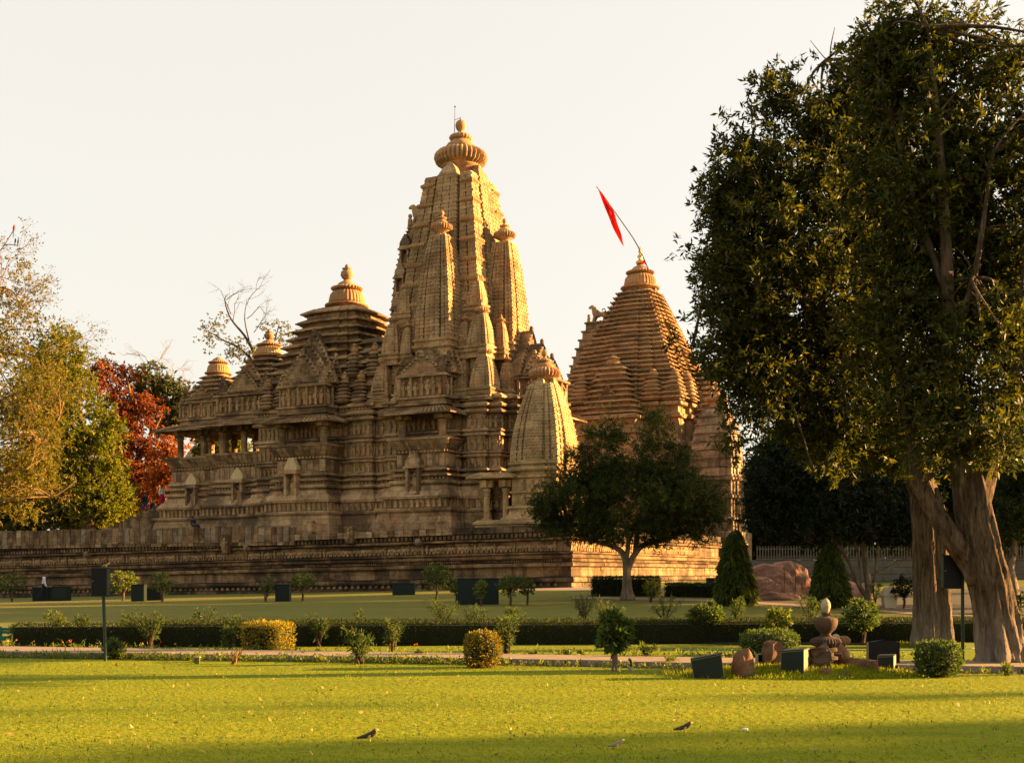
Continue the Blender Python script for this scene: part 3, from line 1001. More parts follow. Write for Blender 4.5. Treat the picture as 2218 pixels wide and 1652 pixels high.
# recess courses of dentils under the cornices
mb = MB()
for poly in (bpoly, hpoly, p1, p2, p3):
    for z, o in ((3.55, .16), (5.44, .18)) if poly is not bpoly else ((3.55, .16), (8.58, .14), (9.04, .12)):
        for a, b, nrm, l in faces_of(poly, o):
            n = int(l / .3)
            for k in range(n):
                t = (k + .5) / n
                mb.box(a[0] + (b[0] - a[0]) * t, a[1] + (b[1] - a[1]) * t, z + .08, .14, .14, .16)
mb.build('dentil_course', M['fig'], temple, kind='stuff')

# open pillared hall (entrance and middle hall)
mb = MB()
mb.box(-15.6, 0, 7.6, .5, 6.4, 2.6)
mb.box(-21.5, 1.6, 8.9, 9.5, .1, .2)
mb.build('hall_back_wall', M['stone'], temple)
for x, y in [(-25.7, -1.9), (-25.7, 1.9), (-23.2, -1.9), (-23.2, 1.9), (-20.9, -1.9), (-20.2, -3.1), (-20.2, 3.1), (-18.0, -3.1), (-18.0, 3.1), (-15.9, -3.1), (-15.9, 3.1), (-20.9, 1.9), (-18.9, 1.2), (-16.8, 1.2)]:
    pillar(temple, x, y, 6.45, 8.75, .25)
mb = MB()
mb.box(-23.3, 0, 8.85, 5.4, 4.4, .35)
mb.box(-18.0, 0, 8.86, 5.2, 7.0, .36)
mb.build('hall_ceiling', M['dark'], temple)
eave(temple, -26.0, -20.5, -2.2, 2.2, 8.65, .55, 1.3)
eave(temple, -20.5, -15.5, -3.4, 3.4, 8.62, .58, 1.25)

# balcony porches: pillars, eave, roof gables
for pp, fc in porches:
    xs = [p[0] for p in pp]; ys = [p[1] for p in pp]
    x0, x1, y0, y1 = min(xs), max(xs), min(ys), max(ys)
    if fc == 0:
        spots = [(x0 + .3, y0 + .2), (x1 - .3, y0 + .2), (x1 - .3, y1 - .35), (x0 + .3, y1 - .35)]
    else:
        spots = [(x1 - .2, y0 + .3), (x1 - .2, y1 - .3), (x0 + .5, y0 + .3)]
    for x, y in spots:
        pillar(temple, x, y, 6.45, 8.1, .26)
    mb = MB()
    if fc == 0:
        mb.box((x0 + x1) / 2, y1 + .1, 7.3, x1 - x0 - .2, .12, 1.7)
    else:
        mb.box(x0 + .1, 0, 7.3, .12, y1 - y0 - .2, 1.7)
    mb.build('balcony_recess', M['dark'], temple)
    if fc == 0:
        mb = MB()
        cx = (x0 + x1) / 2 + .55
        for k in range(4):
            mb.box(cx - .5 + k * .34, y1 - .03, 7.05, .07, .07, 1.15)
        for k in range(3):
            mb.box(cx, y1 - .03, 6.55 + k * .5, 1.12, .06, .07)
        mb.build('window_grille', M['stone'], temple)
    eave(temple, x0 + .15, x1 - .15, y0 + .15, y1 + (1 if fc == 0 else 0) * .2, 8.12, .6, 1.15)
    mb = MB()
    mould(mb, rect(x0, x1, y0, y1), [(8.4, -.1), (8.75, -.1), (8.8, .1), (8.92, .12), (9.0, -.05), (9.2, -.05), (9.25, .12), (9.4, .12), (9.45, -.2), (10.75, -.2), (10.8, .1), (10.95, .1), (11.1, -.3)])
    mb.build('attic_storey', M['roofstone'], temple)
    att = rect(x0, x1, y0, y1)
    band(temple, 'attic_figure', FIG, att, -.2, 9.48, .48, 1.3)
    for a, b, nrm, l in faces_of(att, -.12):
        n = max(2, int(l / .8))
        for k in range(n + 1):
            t = k / n
            mb = MB()
            mb.lathe([(.12, 9.45), (.09, 9.7), (.09, 10.5), (.14, 10.78)], 6, (a[0] + (b[0] - a[0]) * t, a[1] + (b[1] - a[1]) * t, 0))
            mb.build('colonnette', M['fig'], temple)
    hi = 1.0 if pp is p2 else 0.0
    if fc == 0:
        cx = (x0 + x1) / 2
        gable(temple, cx - .15, y0 + .25, 10.9, 1.75, 1.5 + hi, .7)
        gable(temple, cx, y0 + .8, 11.0, 1.95, 2.3 + hi * .9, .7, steps=10)
        gable(temple, cx + .1, y0 + 1.35, 11.0, 2.0, 3.2 + hi * .9, .8, steps=12)
        for t in (x0 + .1, x1 - .1):
            gable(temple, t, y0 + .55, 11.0, .42, 1.0, .6, steps=4, name='small_gable')
            gable(temple, t, y0 + 1.6, 11.0, .45, 1.5, .6, steps=5, name='small_gable')
        gable(temple, x1 - .1, y0 + .9, 10.95, .7, 1.4, .6, 1, steps=5, name='small_gable')
        gable(temple, x1 - .3, y0 + 1.9, 10.95, .9, 2.2, .7, 1, steps=7, name='small_gable')
    else:
        gable(temple, x1 - .35, 0, 10.9, 1.7, 1.6, .8, 1)
        gable(temple, x1 - 1.15, 0, 11.0, 1.9, 2.6, .9, 1, steps=10)
        gable(temple, x1 - 2.0, 0, 11.0, 1.9, 3.6, 1.1, 1, steps=12)
        gable(temple, x1 - 1.0, y0 + .1, 10.9, .8, 1.6, .6, 0, steps=6, name='small_gable')

# niches in the base
niche(temple, -.15 + .1, -6.05 - .30, 2.55, .60, 1.75, 'stone', capkind=1)
niche(temple, -10.65, -6.05 - .30, 2.55, .60, 1.75, 'pale', capkind=1)
niche(temple, -17.8, -3.5 - .30, 2.45, .56, 1.6, 'pale')
niche(temple, -23.6, -2.3 - .30, 2.35, .56, 1.55, 'pale')

# roofs of the entrance and the two halls
sq = plan([(.45, 1.0), (.74, .95), (.88, .88)])
def lin(a, b, n, p=1.0):
    return [a + (b - a) * (i / n) ** p for i in range(n + 1)]
mb = MB()
mould(mb, rect(-25.6, -20.9, -2.1, 2.1), [(9.0, 0), (9.5, 0), (9.55, .15), (9.7, .15), (9.8, -.1), (10.9, -.1), (10.95, .1), (11.1, .1), (11.2, -.4)])
mould(mb, rect(-20.6, -15.4, -3.3, 3.3), [(9.0, 0), (9.5, 0), (9.55, .15), (9.72, .15), (9.82, -.1), (11.0, -.1), (11.05, .1), (11.2, .1), (11.3, -.4)])
mb.build('hall_attic', M['roofstone'], temple)
for att in (rect(-25.6, -20.9, -2.1, 2.1), rect(-20.6, -15.4, -3.3, 3.3)):
    band(temple, 'attic_figure', FIG, att, -.1, 9.85, .55, 1.15)
    for a, b, nrm, l in faces_of(att, -.02):
        n = max(2, int(l / 1.1))
        for k in range(n + 1):
            t = k / n
            mb = MB()
            mb.lathe([(.15, 9.8), (.11, 10.1), (.11, 10.6), (.17, 10.92)], 6, (a[0] + (b[0] - a[0]) * t, a[1] + (b[1] - a[1]) * t, 0))
            mb.build('colonnette', M['fig'], temple)
tiers(temple, -23.3, 0, lin(11.15, 13.45, 6), lin(2.25, .95, 6), lin(2.1, .95, 6), sq, lip=.12)
bell(temple, -23.3, 0, 13.4, 1.15, 2.5, pot=False)
tiers(temple, -18.0, 0, lin(11.2, 14.4, 7), lin(3.2, 1.25, 7, .9), lin(3.2, 1.25, 7, .9), sq, lip=.15)
bell(temple, -18.0, 0, 14.35, 1.4, 2.6)
gable(temple, -23.4, -2.0, 11.1, 1.5, 1.1, .7, steps=6)
gable(temple, -18.1, -3.2, 11.2, 1.5, 1.9, .8, steps=8)
gable(temple, -18.0, -2.5, 11.2, 1.6, 2.6, .8, steps=9)
for x in (-25.2, -21.4):
    gable(temple, x, -1.9, 11.1, .4, .9, .5, steps=4, name='small_gable')
for x in (-20.2, -16.0):
    gable(temple, x, -3.1, 11.2, .45, 1.2, .5, steps=5, name='small_gable')
gable(temple, -25.4, 0, 11.1, 1.4, 1.4, .6, 1, steps=6)

# great hall roof: heavy overhanging slabs
zs = [9.6, 10.5, 11.3, 12.05, 12.75, 13.45, 14.1, 14.75, 15.4, 16.05, 16.75, 17.6]
hs = [5.0, 4.85, 4.75, 4.6, 4.4, 4.15, 3.9, 3.6, 3.3, 3.0, 2.7, 2.3]
tiers(temple, -10.3, 0, zs, hs, [h * .97 for h in hs], plan([(.42, 1.0), (.64, .95), (.90, .90)]), lip=.24, ant=False)
bell(temple, -10.3, 0, 17.6, 1.75, 3.75)
# stepped link between hall roof and tower
zs2 = [9.6, 10.5, 11.4, 12.3, 13.1, 13.9, 14.6]
tiers(temple, -5.6, 0, zs2, [2.3, 2.3, 2.2, 2.1, 2.0, 1.9, 1.8], [4.3, 4.2, 4.0, 3.8, 3.6, 3.3, 3.1], plan([(.5, 1.0), (.75, .95), (.9, .9)]), lip=.2)
# little stepped turrets along the shoulder of the hall roof
def turret(x, y, z, s, h, n=6):
    tiers(temple, x, y, lin(z, z + h, n), lin(s, s * .45, n), lin(s, s * .45, n), sq, lip=.07, name='turret_tier')
    bell(temple, x, y, z + h, s * .55, h * .6, 'turret_bell', pot=False)
for x, y in ((-14.6, -4.2), (-7.4, -4.4), (-6.0, -4.3), (-4.4, -4.1), (-13.2, -4.4)):
    turret(x, y, 9.6, .62, 1.7)
for x, y in ((-6.9, -3.9), (-5.2, -3.7)):
    turret(x, y, 11.6, .6, 1.8)

# central spire and its half spires
main = spire(temple, 'main_spire', 0, 0, 9.5, 26.3, 4.0, 2.02, 1.4, .32, RATHA, ama_r=2.02, fin=.96, neckh=1.3)
# stacked ribbed pads on the corner bands
un = plan(RATHA)
for k, zc in enumerate(np.linspace(13.6, 25.6, 9)):
    t = (zc - 9.5) / 17.05
    s = curve_scale(4.0, 2.02, t, 1.4)
    for sx, sy in ((1, -1), (-1, -1), (1, 1)):
        mb = MB()
        ca_, cb_ = s * .56, s * .955
        x0_, x1_ = sorted((sx * ca_, sx * cb_)); y0_, y1_ = sorted((sy * ca_, sy * cb_))
        mould(mb, rect(x0_, x1_, y0_, y1_), [(zc - .2, -.04), (zc - .17, .04), (zc - .05, .13), (zc + .06, .13), (zc + .16, .04), (zc + .2, -.04)], True)
        for q in range(5):
            t = (q + .5) / 5
            mb.box(x0_ + (x1_ - x0_) * t, y0_ - .12, zc, .07, .08, .2)
            mb.box(x1_ + .12, y0_ + (y1_ - y0_) * t, zc, .08, .07, .2)
        mb.build('corner_pad', M['cap'], main)
mb = MB()
mb.tube([(-.55, 0, 29.6), (-.5, 0, 32.0)], [.03, .02], 5)
mb.tube([(-.5, 0, 31.0), (0, 0, 31.1)], [.02, .02], 4)
mb.ball((-.5, 0, 32.0), .07, 6, 4)
mb.build('lightning_rod', M['wire'], temple)

hs_kw = dict(pitch=.27, horns=False)
spire(temple, 'half_spire', 0.55, -3.75, 13.6, 21.2, 1.46, .68, 2.0, steps=RATHA, ama_r=.84, **hs_kw)
spire(temple, 'half_spire', 3.7, 0, 13.6, 21.2, 1.42, .68, 2.0, steps=RATHA, ama_r=.84, **hs_kw)
spire(temple, 'half_spire', 0, 3.5, 13.2, 21.2, 1.36, .62, 2.0, steps=RATHA, ama_r=.84, studs=False, **hs_kw)
for hx_, hy_ in ((.55, -3.75), (3.7, 0)):
    mb = MB()
    mould(mb, rect(hx_ - 1.5, hx_ + 1.5, hy_ - 1.5, hy_ + 1.5), [(11.8, -.15), (12.9, -.12), (13.0, .06), (13.15, .08), (13.22, -.06), (13.4, -.06), (13.46, .05), (13.6, .05), (13.66, -.08)])
    mb.build('spire_plinth', M['spire'], temple)
mini = dict(pitch=.22, steps=[(.5, 1.0), (.62, .9), (.94, .94)], horns=False, fullfin=False, studs=False)
def mini_spire(x, y, z0, z1, s):
    mb = MB()
    mould(mb, rect(x - s, x + s, y - s, y + s), [(z0 - .9, .02), (z0 - .55, .02), (z0 - .5, .12), (z0 - .35, .14), (z0 - .25, 0), (z0 - .15, .1), (z0 - .02, .1), (z0, -.02)])
    mb.build('spire_plinth', M['spire'], temple)
    spire(temple, 'small_spire', x, y, z0, z1, s, s * .5, 1.7, ama_r=s * .66, **mini)
for x, y, s in ((4.1, -3.8, .86), (2.5, -4.0, .52), (5.0, -2.1, .52), (-4.3, -3.8, .8), (-2.6, -4.0, .5), (4.1, 3.8, .86), (5.0, 2.1, .52)):
    mini_spire(x, y, 10.0, 12.2 if s > .6 else 12.0, s)
for x, y, s in ((3.55, -3.3, .82), (2.35, -3.55, .48), (4.45, -2.0, .48), (-3.7, -3.35, .78), (-2.4, -3.55, .46), (3.55, 3.3, .8), (4.45, 2.0, .48)):
    mini_spire(x, y, 13.1, 15.3 if s > .6 else 14.9, s)
for x, y, s in ((2.95, -2.8, .62), (-2.95, -2.85, .62)):
    mini_spire(x, y, 16.2, 17.9, s)

# antefix over the hall side of the tower, with its crouching lion
mb = MB()
rings = []
for z, xo, w in ((13.0, 4.95, 2.1), (16.0, 4.85, 1.95), (17.5, 4.8, 1.8), (19.0, 4.7, 1.65), (20.3, 4.55, 1.45), (21.5, 4.35, 1.2), (22.6, 4.1, .95), (23.4, 3.9, .75)):
    rings.append((z, xo, w))
for i in range(len(rings) - 1):
    (za, xa, wa), (zb, xb, wb) = rings[i], rings[i + 1]
    n = 3
    for k in range(n):
        t0, t1 = k / n, (k + 1) / n
        z0_, z1_ = za + (zb - za) * t0, za + (zb - za) * t1
        xo, w = xa + (xb - xa) * t0, wa + (wb - wa) * t0
        hh = z1_ - z0_
        mb.box(-xo / 2, 0, z0_ + hh * .36, xo, w * 2, hh * .74, top=.99)
        mb.box(-xo / 2, 0, z0_ + hh * .86, xo + .22, w * 2 + .22, hh * .26)
        for sy in (-1, 1):
            mb.box(-xo * .5, sy * w, z0_ + hh * .4, .5, .3, hh * .7)
            mb.box(-xo * .88, sy * w, z0_ + hh * .4, .3, .3, hh * .7)
        for yy in np.linspace(-w + .2, w - .2, max(2, int(w * 2 / .6))):
            mb.box(-xo - .05, yy, z0_ + hh * .45, .3, .26, hh * .7, top=.6)
mb.build('spire_antefix', M['spire'], temple)
for z, xo, w in ((15.6, 4.2, 2.0), (18.0, 4.05, 1.8), (20.2, 3.8, 1.5)):
    niche(temple, -xo, -w + .05, z, .42, 1.0, 'stone')

def skin(name, joints, bones, radii, mats, parent, sub=1, loc=(0, 0, 0), rz=0.0):
    """one continuous body grown over a skeleton; bones: (a, b, material slot)"""
    me = bpy.data.meshes.new(name)
    me.from_pydata([tuple(j) for j in joints], [(b[0], b[1]) for b in bones], [])
    o = bpy.data.objects.new(name, me)
    COL.objects.link(o)
    md = o.modifiers.new('skin', 'SKIN')
    md.use_smooth_shade = True
    for i, r in enumerate(radii):
        sv = me.skin_vertices[0].data[i]
        sv.radius = (r, r) if not isinstance(r, tuple) else r
        sv.use_root = (i == 0)
    sm = o.modifiers.new('sub', 'SUBSURF')
    sm.levels = sub
    bpy.context.view_layer.update()
    dg = bpy.context.evaluated_depsgraph_get()
    nm = bpy.data.meshes.new_from_object(o.evaluated_get(dg))
    bpy.data.objects.remove(o)
    nm.name = name
    nm.materials.clear()
    for m in mats:
        nm.materials.append(m)
    J = np.array([list(j) for j in joints], float)
    if len(mats) > 1:
        for p in nm.polygons:
            c = np.array(p.center)
            best, bi = 1e9, 0
            for a, b, s in bones:
                ab = J[b] - J[a]
                t = np.clip(np.dot(c - J[a], ab) / max(np.dot(ab, ab), 1e-9), 0, 1)
                d = np.linalg.norm(c - J[a] - ab * t)
                if d < best:
                    best, bi = d, s
            p.material_index = bi
    r = bpy.data.objects.new(name, nm)
    r.location = loc
    r.rotation_euler = (0, 0, rz)
    return link(r, parent)

def lion(parent, x, y, z, s, sitting=False):
    """stone lion facing -x with a curled tail"""
    J = [(0.45, 0, .62), (.1, 0, .62), (-.2, 0, .70), (-.32, 0, .98), (-.42, 0, 1.22), (-.60, 0, 1.14), (-.72, 0, 1.10),
         (-.28, -.14, .35), (-.38, -.14, .02), (-.28, .14, .35), (-.38, .14, .02),
         (.50, -.15, .36), (.40, -.15, .02), (.50, .15, .36), (.40, .15, .02),
         (.52, 0, .80), (.40, 0, 1.0), (.26, 0, .96), (.28, 0, .82)]
    B = [(0, 1, 0), (1, 2, 0), (2, 3, 0), (3, 4, 0), (4, 5, 0), (5, 6, 0), (2, 7, 0), (7, 8, 0), (2, 9, 0), (9, 10, 0), (0, 11, 0), (11, 12, 0), (0, 13, 0), (13, 14, 0), (0, 15, 0), (15, 16, 0), (16, 17, 0), (17, 18, 0)]
    R = [.17, .16, .2, .2, .19, .11, .08, .09, .08, .09, .08, .11, .08, .11, .08, .035, .035, .035, .03]
    J = [(a * s, b * s, c * s) for a, b, c in J]
    return skin('lion_statue', J, B, [r * s for r in R], [M['fig']], parent, 1, (x, y, z))

lion(temple, -3.6, 0, 23.4, 1.35)
mb = MB()
mb.box(-4.45, 0, 23.75, .3, .3, .7, top=.8); mb.ball((-4.45, 0, 24.3), .18, 6, 5)
mb.build('kneeling_statue', M['fig'], temple)

# stair at the entrance
mb = MB()
for i in range(16):
    x = -36.4 + i * .6
    if -36.4 + 16 * .6 - x > 0:
        s = MB()
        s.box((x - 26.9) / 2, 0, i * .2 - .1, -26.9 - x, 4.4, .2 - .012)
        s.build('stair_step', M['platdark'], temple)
mb = MB()
for i in range(7):
    x = -35.6 + i * 1.3
    mb.box(x + .5, -2.45, -.3 + i * .2165, 1.27, .5, .6 + i * .433)
mb.build('stair_cheek', M['plat'], temple)
# ------------------------------------------------------------------ platform of the main temple
platform = thing('temple_platform', 'long moulded stone platform carrying the temple, dark with lichen along its foot', 'platform', (XC, YC, ZT), -ANG)
PX0, PX1, PY0, PY1 = -62.0, 12.6, -7.9, 30.0
PLAT = [(-5.2, .25), (-4.05, .22), (-4.0, .10), (-3.75, .10), (-3.72, .32), (-3.62, .36), (-3.42, .30), (-3.38, .02), (-2.75, .0), (-2.72, .18), (-2.66, .26),
        (-2.50, .26), (-2.44, .14), (-2.40, -.05), (-2.20, -.05), (-2.16, .22), (-2.05, .26), (-1.92, .10), (-1.86, .30), (-1.76, .32), (-1.72, -.12),
        (-1.02, -.12), (-.98, .16), (-.90, .20), (-.80, .02), (-.78, -.10), (-.46, -.10), (-.43, .05), (0, .05), (.02, -.2)]
def shear(x):
    return .017 * (x - 4.3)

def plat_course(name, z0, z1, mat, extra=None):
    """courses of the platform between two heights, split into long blocks of slightly uneven face"""
    prof = [(z, o) for z, o in PLAT if z0 - 1e-6 <= z <= z1 + 1e-6]
    xs = [PX0]
    while xs[-1] < PX1 - 2.4:
        xs.append(xs[-1] + random.uniform(1.3, 2.3))
    xs.append(PX1)
    mb = MB()
    for i in range(len(xs) - 1):
        a, b = xs[i] + .012, xs[i + 1] - (.012 if i < len(xs) - 2 else 0)
        d = random.uniform(-.03, .03)
        last = i == len(xs) - 2
        rings = []
        for z, o in prof:
            zz = z + random.uniform(-.012, .012)
            y = PY0 - o - d
            be = b + (o + d if last else 0)
            rings.append([(a, y, zz + shear(a)), (be, y, zz + shear(b)), (be, PY0 + 2, zz + shear(b)), (a, PY0 + 2, zz + shear(a))])
        mb.loft(rings, True, True)
    ys = [PY0 + 2]
    while ys[-1] < PY1 - 2.4:
        ys.append(ys[-1] + random.uniform(1.2, 2.2))
    ys.append(PY1)
    for i in range(len(ys) - 1):
        a, b = ys[i] + .012, ys[i + 1] - .012
        d = random.uniform(-.03, .03)
        rings = []
        for z, o in prof:
            zz = z + shear(PX1) + random.uniform(-.012, .012)
            x = PX1 + o + d
            rings.append([(PX1 - 2, a, zz), (x, a, zz), (x, b, zz), (PX1 - 2, b, zz)])
        mb.loft(rings, True, True)
    return mb.build(name, M[mat], platform)

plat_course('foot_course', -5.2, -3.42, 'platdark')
plat_course('plinth_course', -3.38, -2.44, 'plat')
plat_course('ledge_course', -2.40, -1.76, 'plat')
plat_course('frieze_course', -1.72, -1.02, 'plat')
plat_course('cornice_course', -.98, -.80, 'plat')
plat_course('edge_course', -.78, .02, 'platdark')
mb = MB()
mb.box((PX0 + PX1) / 2, (PY0 + PY1) / 2 + .4, -2.6, PX1 - PX0 - .6, PY1 - PY0 - 1.6, 4.9)
mb.build('platform_fill', M['plat'], platform)

# elephant and figure frieze, dentils
nf = 0
for k in range(150):
    x = -44 + k * .372 + random.uniform(-.03, .03)
    if x > 12.5:
        break
    r = random.random()
    me, s = (ELE, .95) if r < .72 else (FIG, .78)
    inst(me, 'carved_elephant' if me is ELE else 'carved_figure', platform, (x, PY0 + .13, -1.70 + shear(x)), (0, 0, 0), (s * random.choice((1, 1, 1, -1)), s, s * random.uniform(.92, 1.05)))
for k in range(70):
    y = PY0 + .2 + k * .37
    me, s = (ELE, .95) if random.random() < .6 else (FIG, .78)
    inst(me, 'carved_elephant' if me is ELE else 'carved_figure', platform, (PX1 - .13, y, -1.70 + shear(PX1)), (0, 0, PI / 2), (s, s, s))
mb = MB()
for k in range(330):
    x = -44 + k * .17
    mb.box(x, PY0 + .0, -2.30 + shear(x), .09, .16, .17)
    if k % 2 == 0:
        mb.box(x, PY0 - .03, -.62 + shear(x), .2, .2, .26)
    if k % 3 == 0:
        mb.box(x, PY0 - .14, -3.88 + shear(x), .26, .2, .2, top=.7)
for k in range(190):
    y = PY0 + .1 + k * .17
    mb.box(PX1 + .0, y, -2.30 + shear(PX1), .16, .09, .17)
    if k % 2 == 0:
        mb.box(PX1 + .03, y, -.62 + shear(PX1), .2, .2, .26)
mb.build('dentil_course', M['plat'], platform, kind='stuff')
# upright edge slabs on the left half
slab_mats = [M['plat'], M['stone'], M['plat'], M['grey']]
x = -45.0
while x < -9.3:
    w = random.uniform(.44, .66)
    h = random.uniform(1.10, 1.24) * (1 if x < -13 else .9)
    mb = MB()
    mb.box(0, 0, 0, w - .03, .22, h, top=.97, tilt=(random.uniform(-.05, .02), random.uniform(-.015, .015)))
    o = mb.build('edge_slab', random.choice(slab_mats), platform)
    o.location = (x + w / 2, PY0 - .16 + random.uniform(-.04, .04), -.72 + h / 2)
    mb = MB()
    mb.box(0, 0, 0, w - .05, .26, .24, top=.95)
    o = mb.build('edge_block', random.choice(slab_mats[:2]), platform)
    o.location = (x + w / 2, PY0 - .17 + random.uniform(-.03, .03), -.86)
    x += w
x = -9.2
while x < 3.6:
    w = random.uniform(.5, .8)
    mb = MB()
    mb.box(0, 0, 0, w - .03, .22, .42, top=.97)
    o = mb.build('edge_slab', random.choice(slab_mats[:2]), platform)
    o.location = (x + w / 2, PY0 - .16 + random.uniform(-.03, .03), -.22 + shear(x))
    x += w
# carved posts, lit stone post and water spouts on the edge
def spout(x, z):
    mb = MB()
    mb.tube([(x, PY0 + .1, z), (x, PY0 - .35, z + .05), (x, PY0 - .62, z - .02)], [.2, .19, .1], 8)
    mb.ball((x, PY0 - .46, z + .12), .19, 8, 5)
    for s in (-1, 1):
        mb.box(x + s * .12, PY0 - .38, z + .3, .08, .1, .14, top=.3)
    mb.build('animal_spout', M['grey'], platform)
def bracket(x, z, h):
    mb = MB()
    mb.box(x, PY0 - .3, z, .62, .5, h)
    mb.box(x, PY0 - .3, z + h / 2 + .06, .76, .6, .14)
    mb.box(x, PY0 - .28, z - h / 2 - .1, .5, .4, .22, top=1.2)
    o = mb.build('carved_bracket', M['plat'], platform)
    inst(FIG, 'bracket_figure', o, (x, PY0 - .56, z - h * .4), (0, 0, 0), (1.1, 1, .95))
def plat_x(u, dy=0.0):
    """platform x whose front point is seen at column u"""
    k = (u - U0) / F
    ly = PY0 - dy
    return (k * (YC + CA * ly) - XC - SA * ly) / (CA + k * SA)
spout(plat_x(195), -1.05 + shear(plat_x(195)))
spout(plat_x(541), -.95 + shear(plat_x(541)))
spout(plat_x(912), -.95 + shear(plat_x(912)))
bracket(plat_x(497), -.45 + shear(plat_x(497)), 1.0)
bracket(plat_x(765), -.15 + shear(plat_x(765)), .85)
xx = plat_x(669)
mb = MB(); mb.box(xx, PY0 + .3, .35, .34, .5, .85)
mb.build('stone_post', M['spire'], platform)

# terrace wall and low block at the far left end of the platform
wall_l = thing('terrace_wall', 'low stone terrace block on the platform below the yellow-green tree', 'wall', T(-40, 2, -.6), -ANG)
for k in range(8):
    mb = MB(); mb.box(-4.2 + k * 1.2, 0, .55, 1.16, 1.2, 1.1 + random.uniform(-.02, .02))
    mb.build('wall_stone', M['plat'], wall_l)
mb = MB(); mb.box(0, 0, 1.2, 9.8, 1.5, .16); mb.build('coping', M['stone'], wall_l)

# ------------------------------------------------------------------ small shrine on the near corner
SHX, SHY = 9.3, -4.9
shrine = thing('corner_shrine', 'small yellowish stone shrine with a curved spire on the near corner of the platform', 'shrine', T(SHX, SHY, 0), -ANG)
mb = MB()
sp = plan([(.45, 1.0), (.62, .90), (.86, .86)])
spoly = [(a * 1.9, b * 1.9) for a, b in sp]
mould(mb, rect(-4.1, 2.4, -2.35, 2.35), [(-.6, .1), (-.1, .1), (-.05, 0), (.2, 0), (.25, .12), (.4, .12), (.48, -.05), (.55, -.05)])
mb.build('shrine_plinth', M['shrine'], shrine)
mb = MB()
mould(mb, spoly, [(.5, .35), (.85, .33), (.9, .2), (1.25, .16), (1.3, .3), (1.42, .3), (1.5, .02), (2.3, .02), (2.33, .16), (2.46, .16), (2.5, .02), (3.3, .02), (3.34, .2), (3.48, .22), (3.55, .05), (3.75, .05), (3.8, .28), (3.95, .3), (4.1, .05), (4.2, .05), (4.24, .2), (4.4, .2), (4.5, 0)])
mb.build('shrine_wall', M['shrine'], shrine)
band(shrine, 'carved_figure', FIG, spoly, .02, 1.55, .5, .9)
band(shrine, 'carved_figure', FIG, spoly, .02, 2.55, .5, .9)
spire(shrine, 'shrine_spire', 0, 0, 4.45, 9.75, 1.95, .86, 1.9, .2, [(.34, 1.0), (.46, .87), (.60, .93), (.68, .84), (.90, .90)], 'shrine', True, ama_r=1.12, fin=.95, neckh=.9)
for x, y in ((-3.6, -1.6), (-3.6, 1.6), (-2.2, -1.5)):
    pillar(shrine, x, y, .55, 3.3, .21, mat='shrine')
mb = MB(); mb.box(-2.9, 0, 3.45, 2.4, 3.8, .2); mb.build('porch_beam', M['shrine'], shrine)
eave(shrine, -4.0, -1.9, -1.7, 1.7, 3.42, .34, .75, 'porch_eave', .24, 'shrine')

# far corner shrine, grey and weathered
grey = thing('weathered_shrine', 'grey weathered stone shrine with a stepped curved spire beside the leafy branches', 'shrine', T(11.2, 27.5, 0), -ANG)
mb = MB()
gp = plan([(.42, 1.0), (.66, .93), (.88, .88)])
gpoly = [(a * 2.25, b * 2.25) for a, b in gp]
mould(mb, gpoly, [(-3.0, .6), (.6, .6), (.7, .3), (1.6, .25), (1.7, .45), (1.9, .45), (2.0, 0), (3.6, 0), (3.7, .2), (3.9, .2), (4.0, 0), (5.2, 0), (5.3, .25), (5.5, .25), (5.6, 0)])
mb.build('shrine_wall', M['grey'], grey)
band(grey, 'carved_figure', FIG, gpoly, .02, 2.2, .55, 1.3)
zz = 5.6
n = 8
for i in range(n):
    t0, t1 = i / n, (i + 1) / n
    z0_, z1_ = 5.6 + 6.2 * t0, 5.6 + 6.2 * t1
    s0_, s1_ = curve_scale(2.35, 1.15, t0, 2.0), curve_scale(2.35, 1.15, t1, 2.0)
    mb = MB()
    mb.loft([[(a * s, b * s, z) for a, b in gp] for z, s in ((z0_, s0_ - .05), (z0_ + .08, s0_ + .06), (z0_ + .17, s0_ + .06), (z0_ + .2, s0_ - .06), (z1_, s1_ - .04))])
    mb.build('spire_storey', M['grey'], grey)
spire(grey, 'spire_crown', 0, 0, 11.8, 12.0, 1.1, 1.05, 1, .1, gp and [(.42, 1.0), (.66, .93), (.88, .88)], 'grey', False, ama_r=1.05, horns=False, fin=.9)

# ------------------------------------------------------------------ pyramid-roofed temple behind
MLX, MLY = 1.9, 32.5
pyr = thing('pyramid_temple', 'sandstone temple with a stepped pyramid roof, red flag leaning from its top', 'temple', T(MLX, MLY, 0), -ANG)
mp = [(.32, 1.0), (.58, .945), (.76, .89), (.88, .88)]
mplan = plan(mp)
mpoly = [(a * 6.7, b * 6.7) for a, b in mplan]
mb = MB()
mould(mb, mpoly, [(-4.5, 1.6), (-1, 1.6), (-.8, 1.2), (1.0, 1.1), (1.2, 1.4), (1.6, 1.4), (1.8, .6), (3.4, .4), (3.5, .7), (3.8, .7), (4.0, .1), (5.8, .1), (5.9, .4), (6.3, .4), (6.5, .1), (8.6, .1), (8.7, .4), (9.1, .4), (9.3, .05),
                 (11.2, .05), (11.3, .35), (11.6, .4), (11.8, .1), (12.3, .1), (12.4, .5), (12.7, .5), (12.9, .1)])
mb.build('sanctum_wall', M['pyrstone'], pyr)
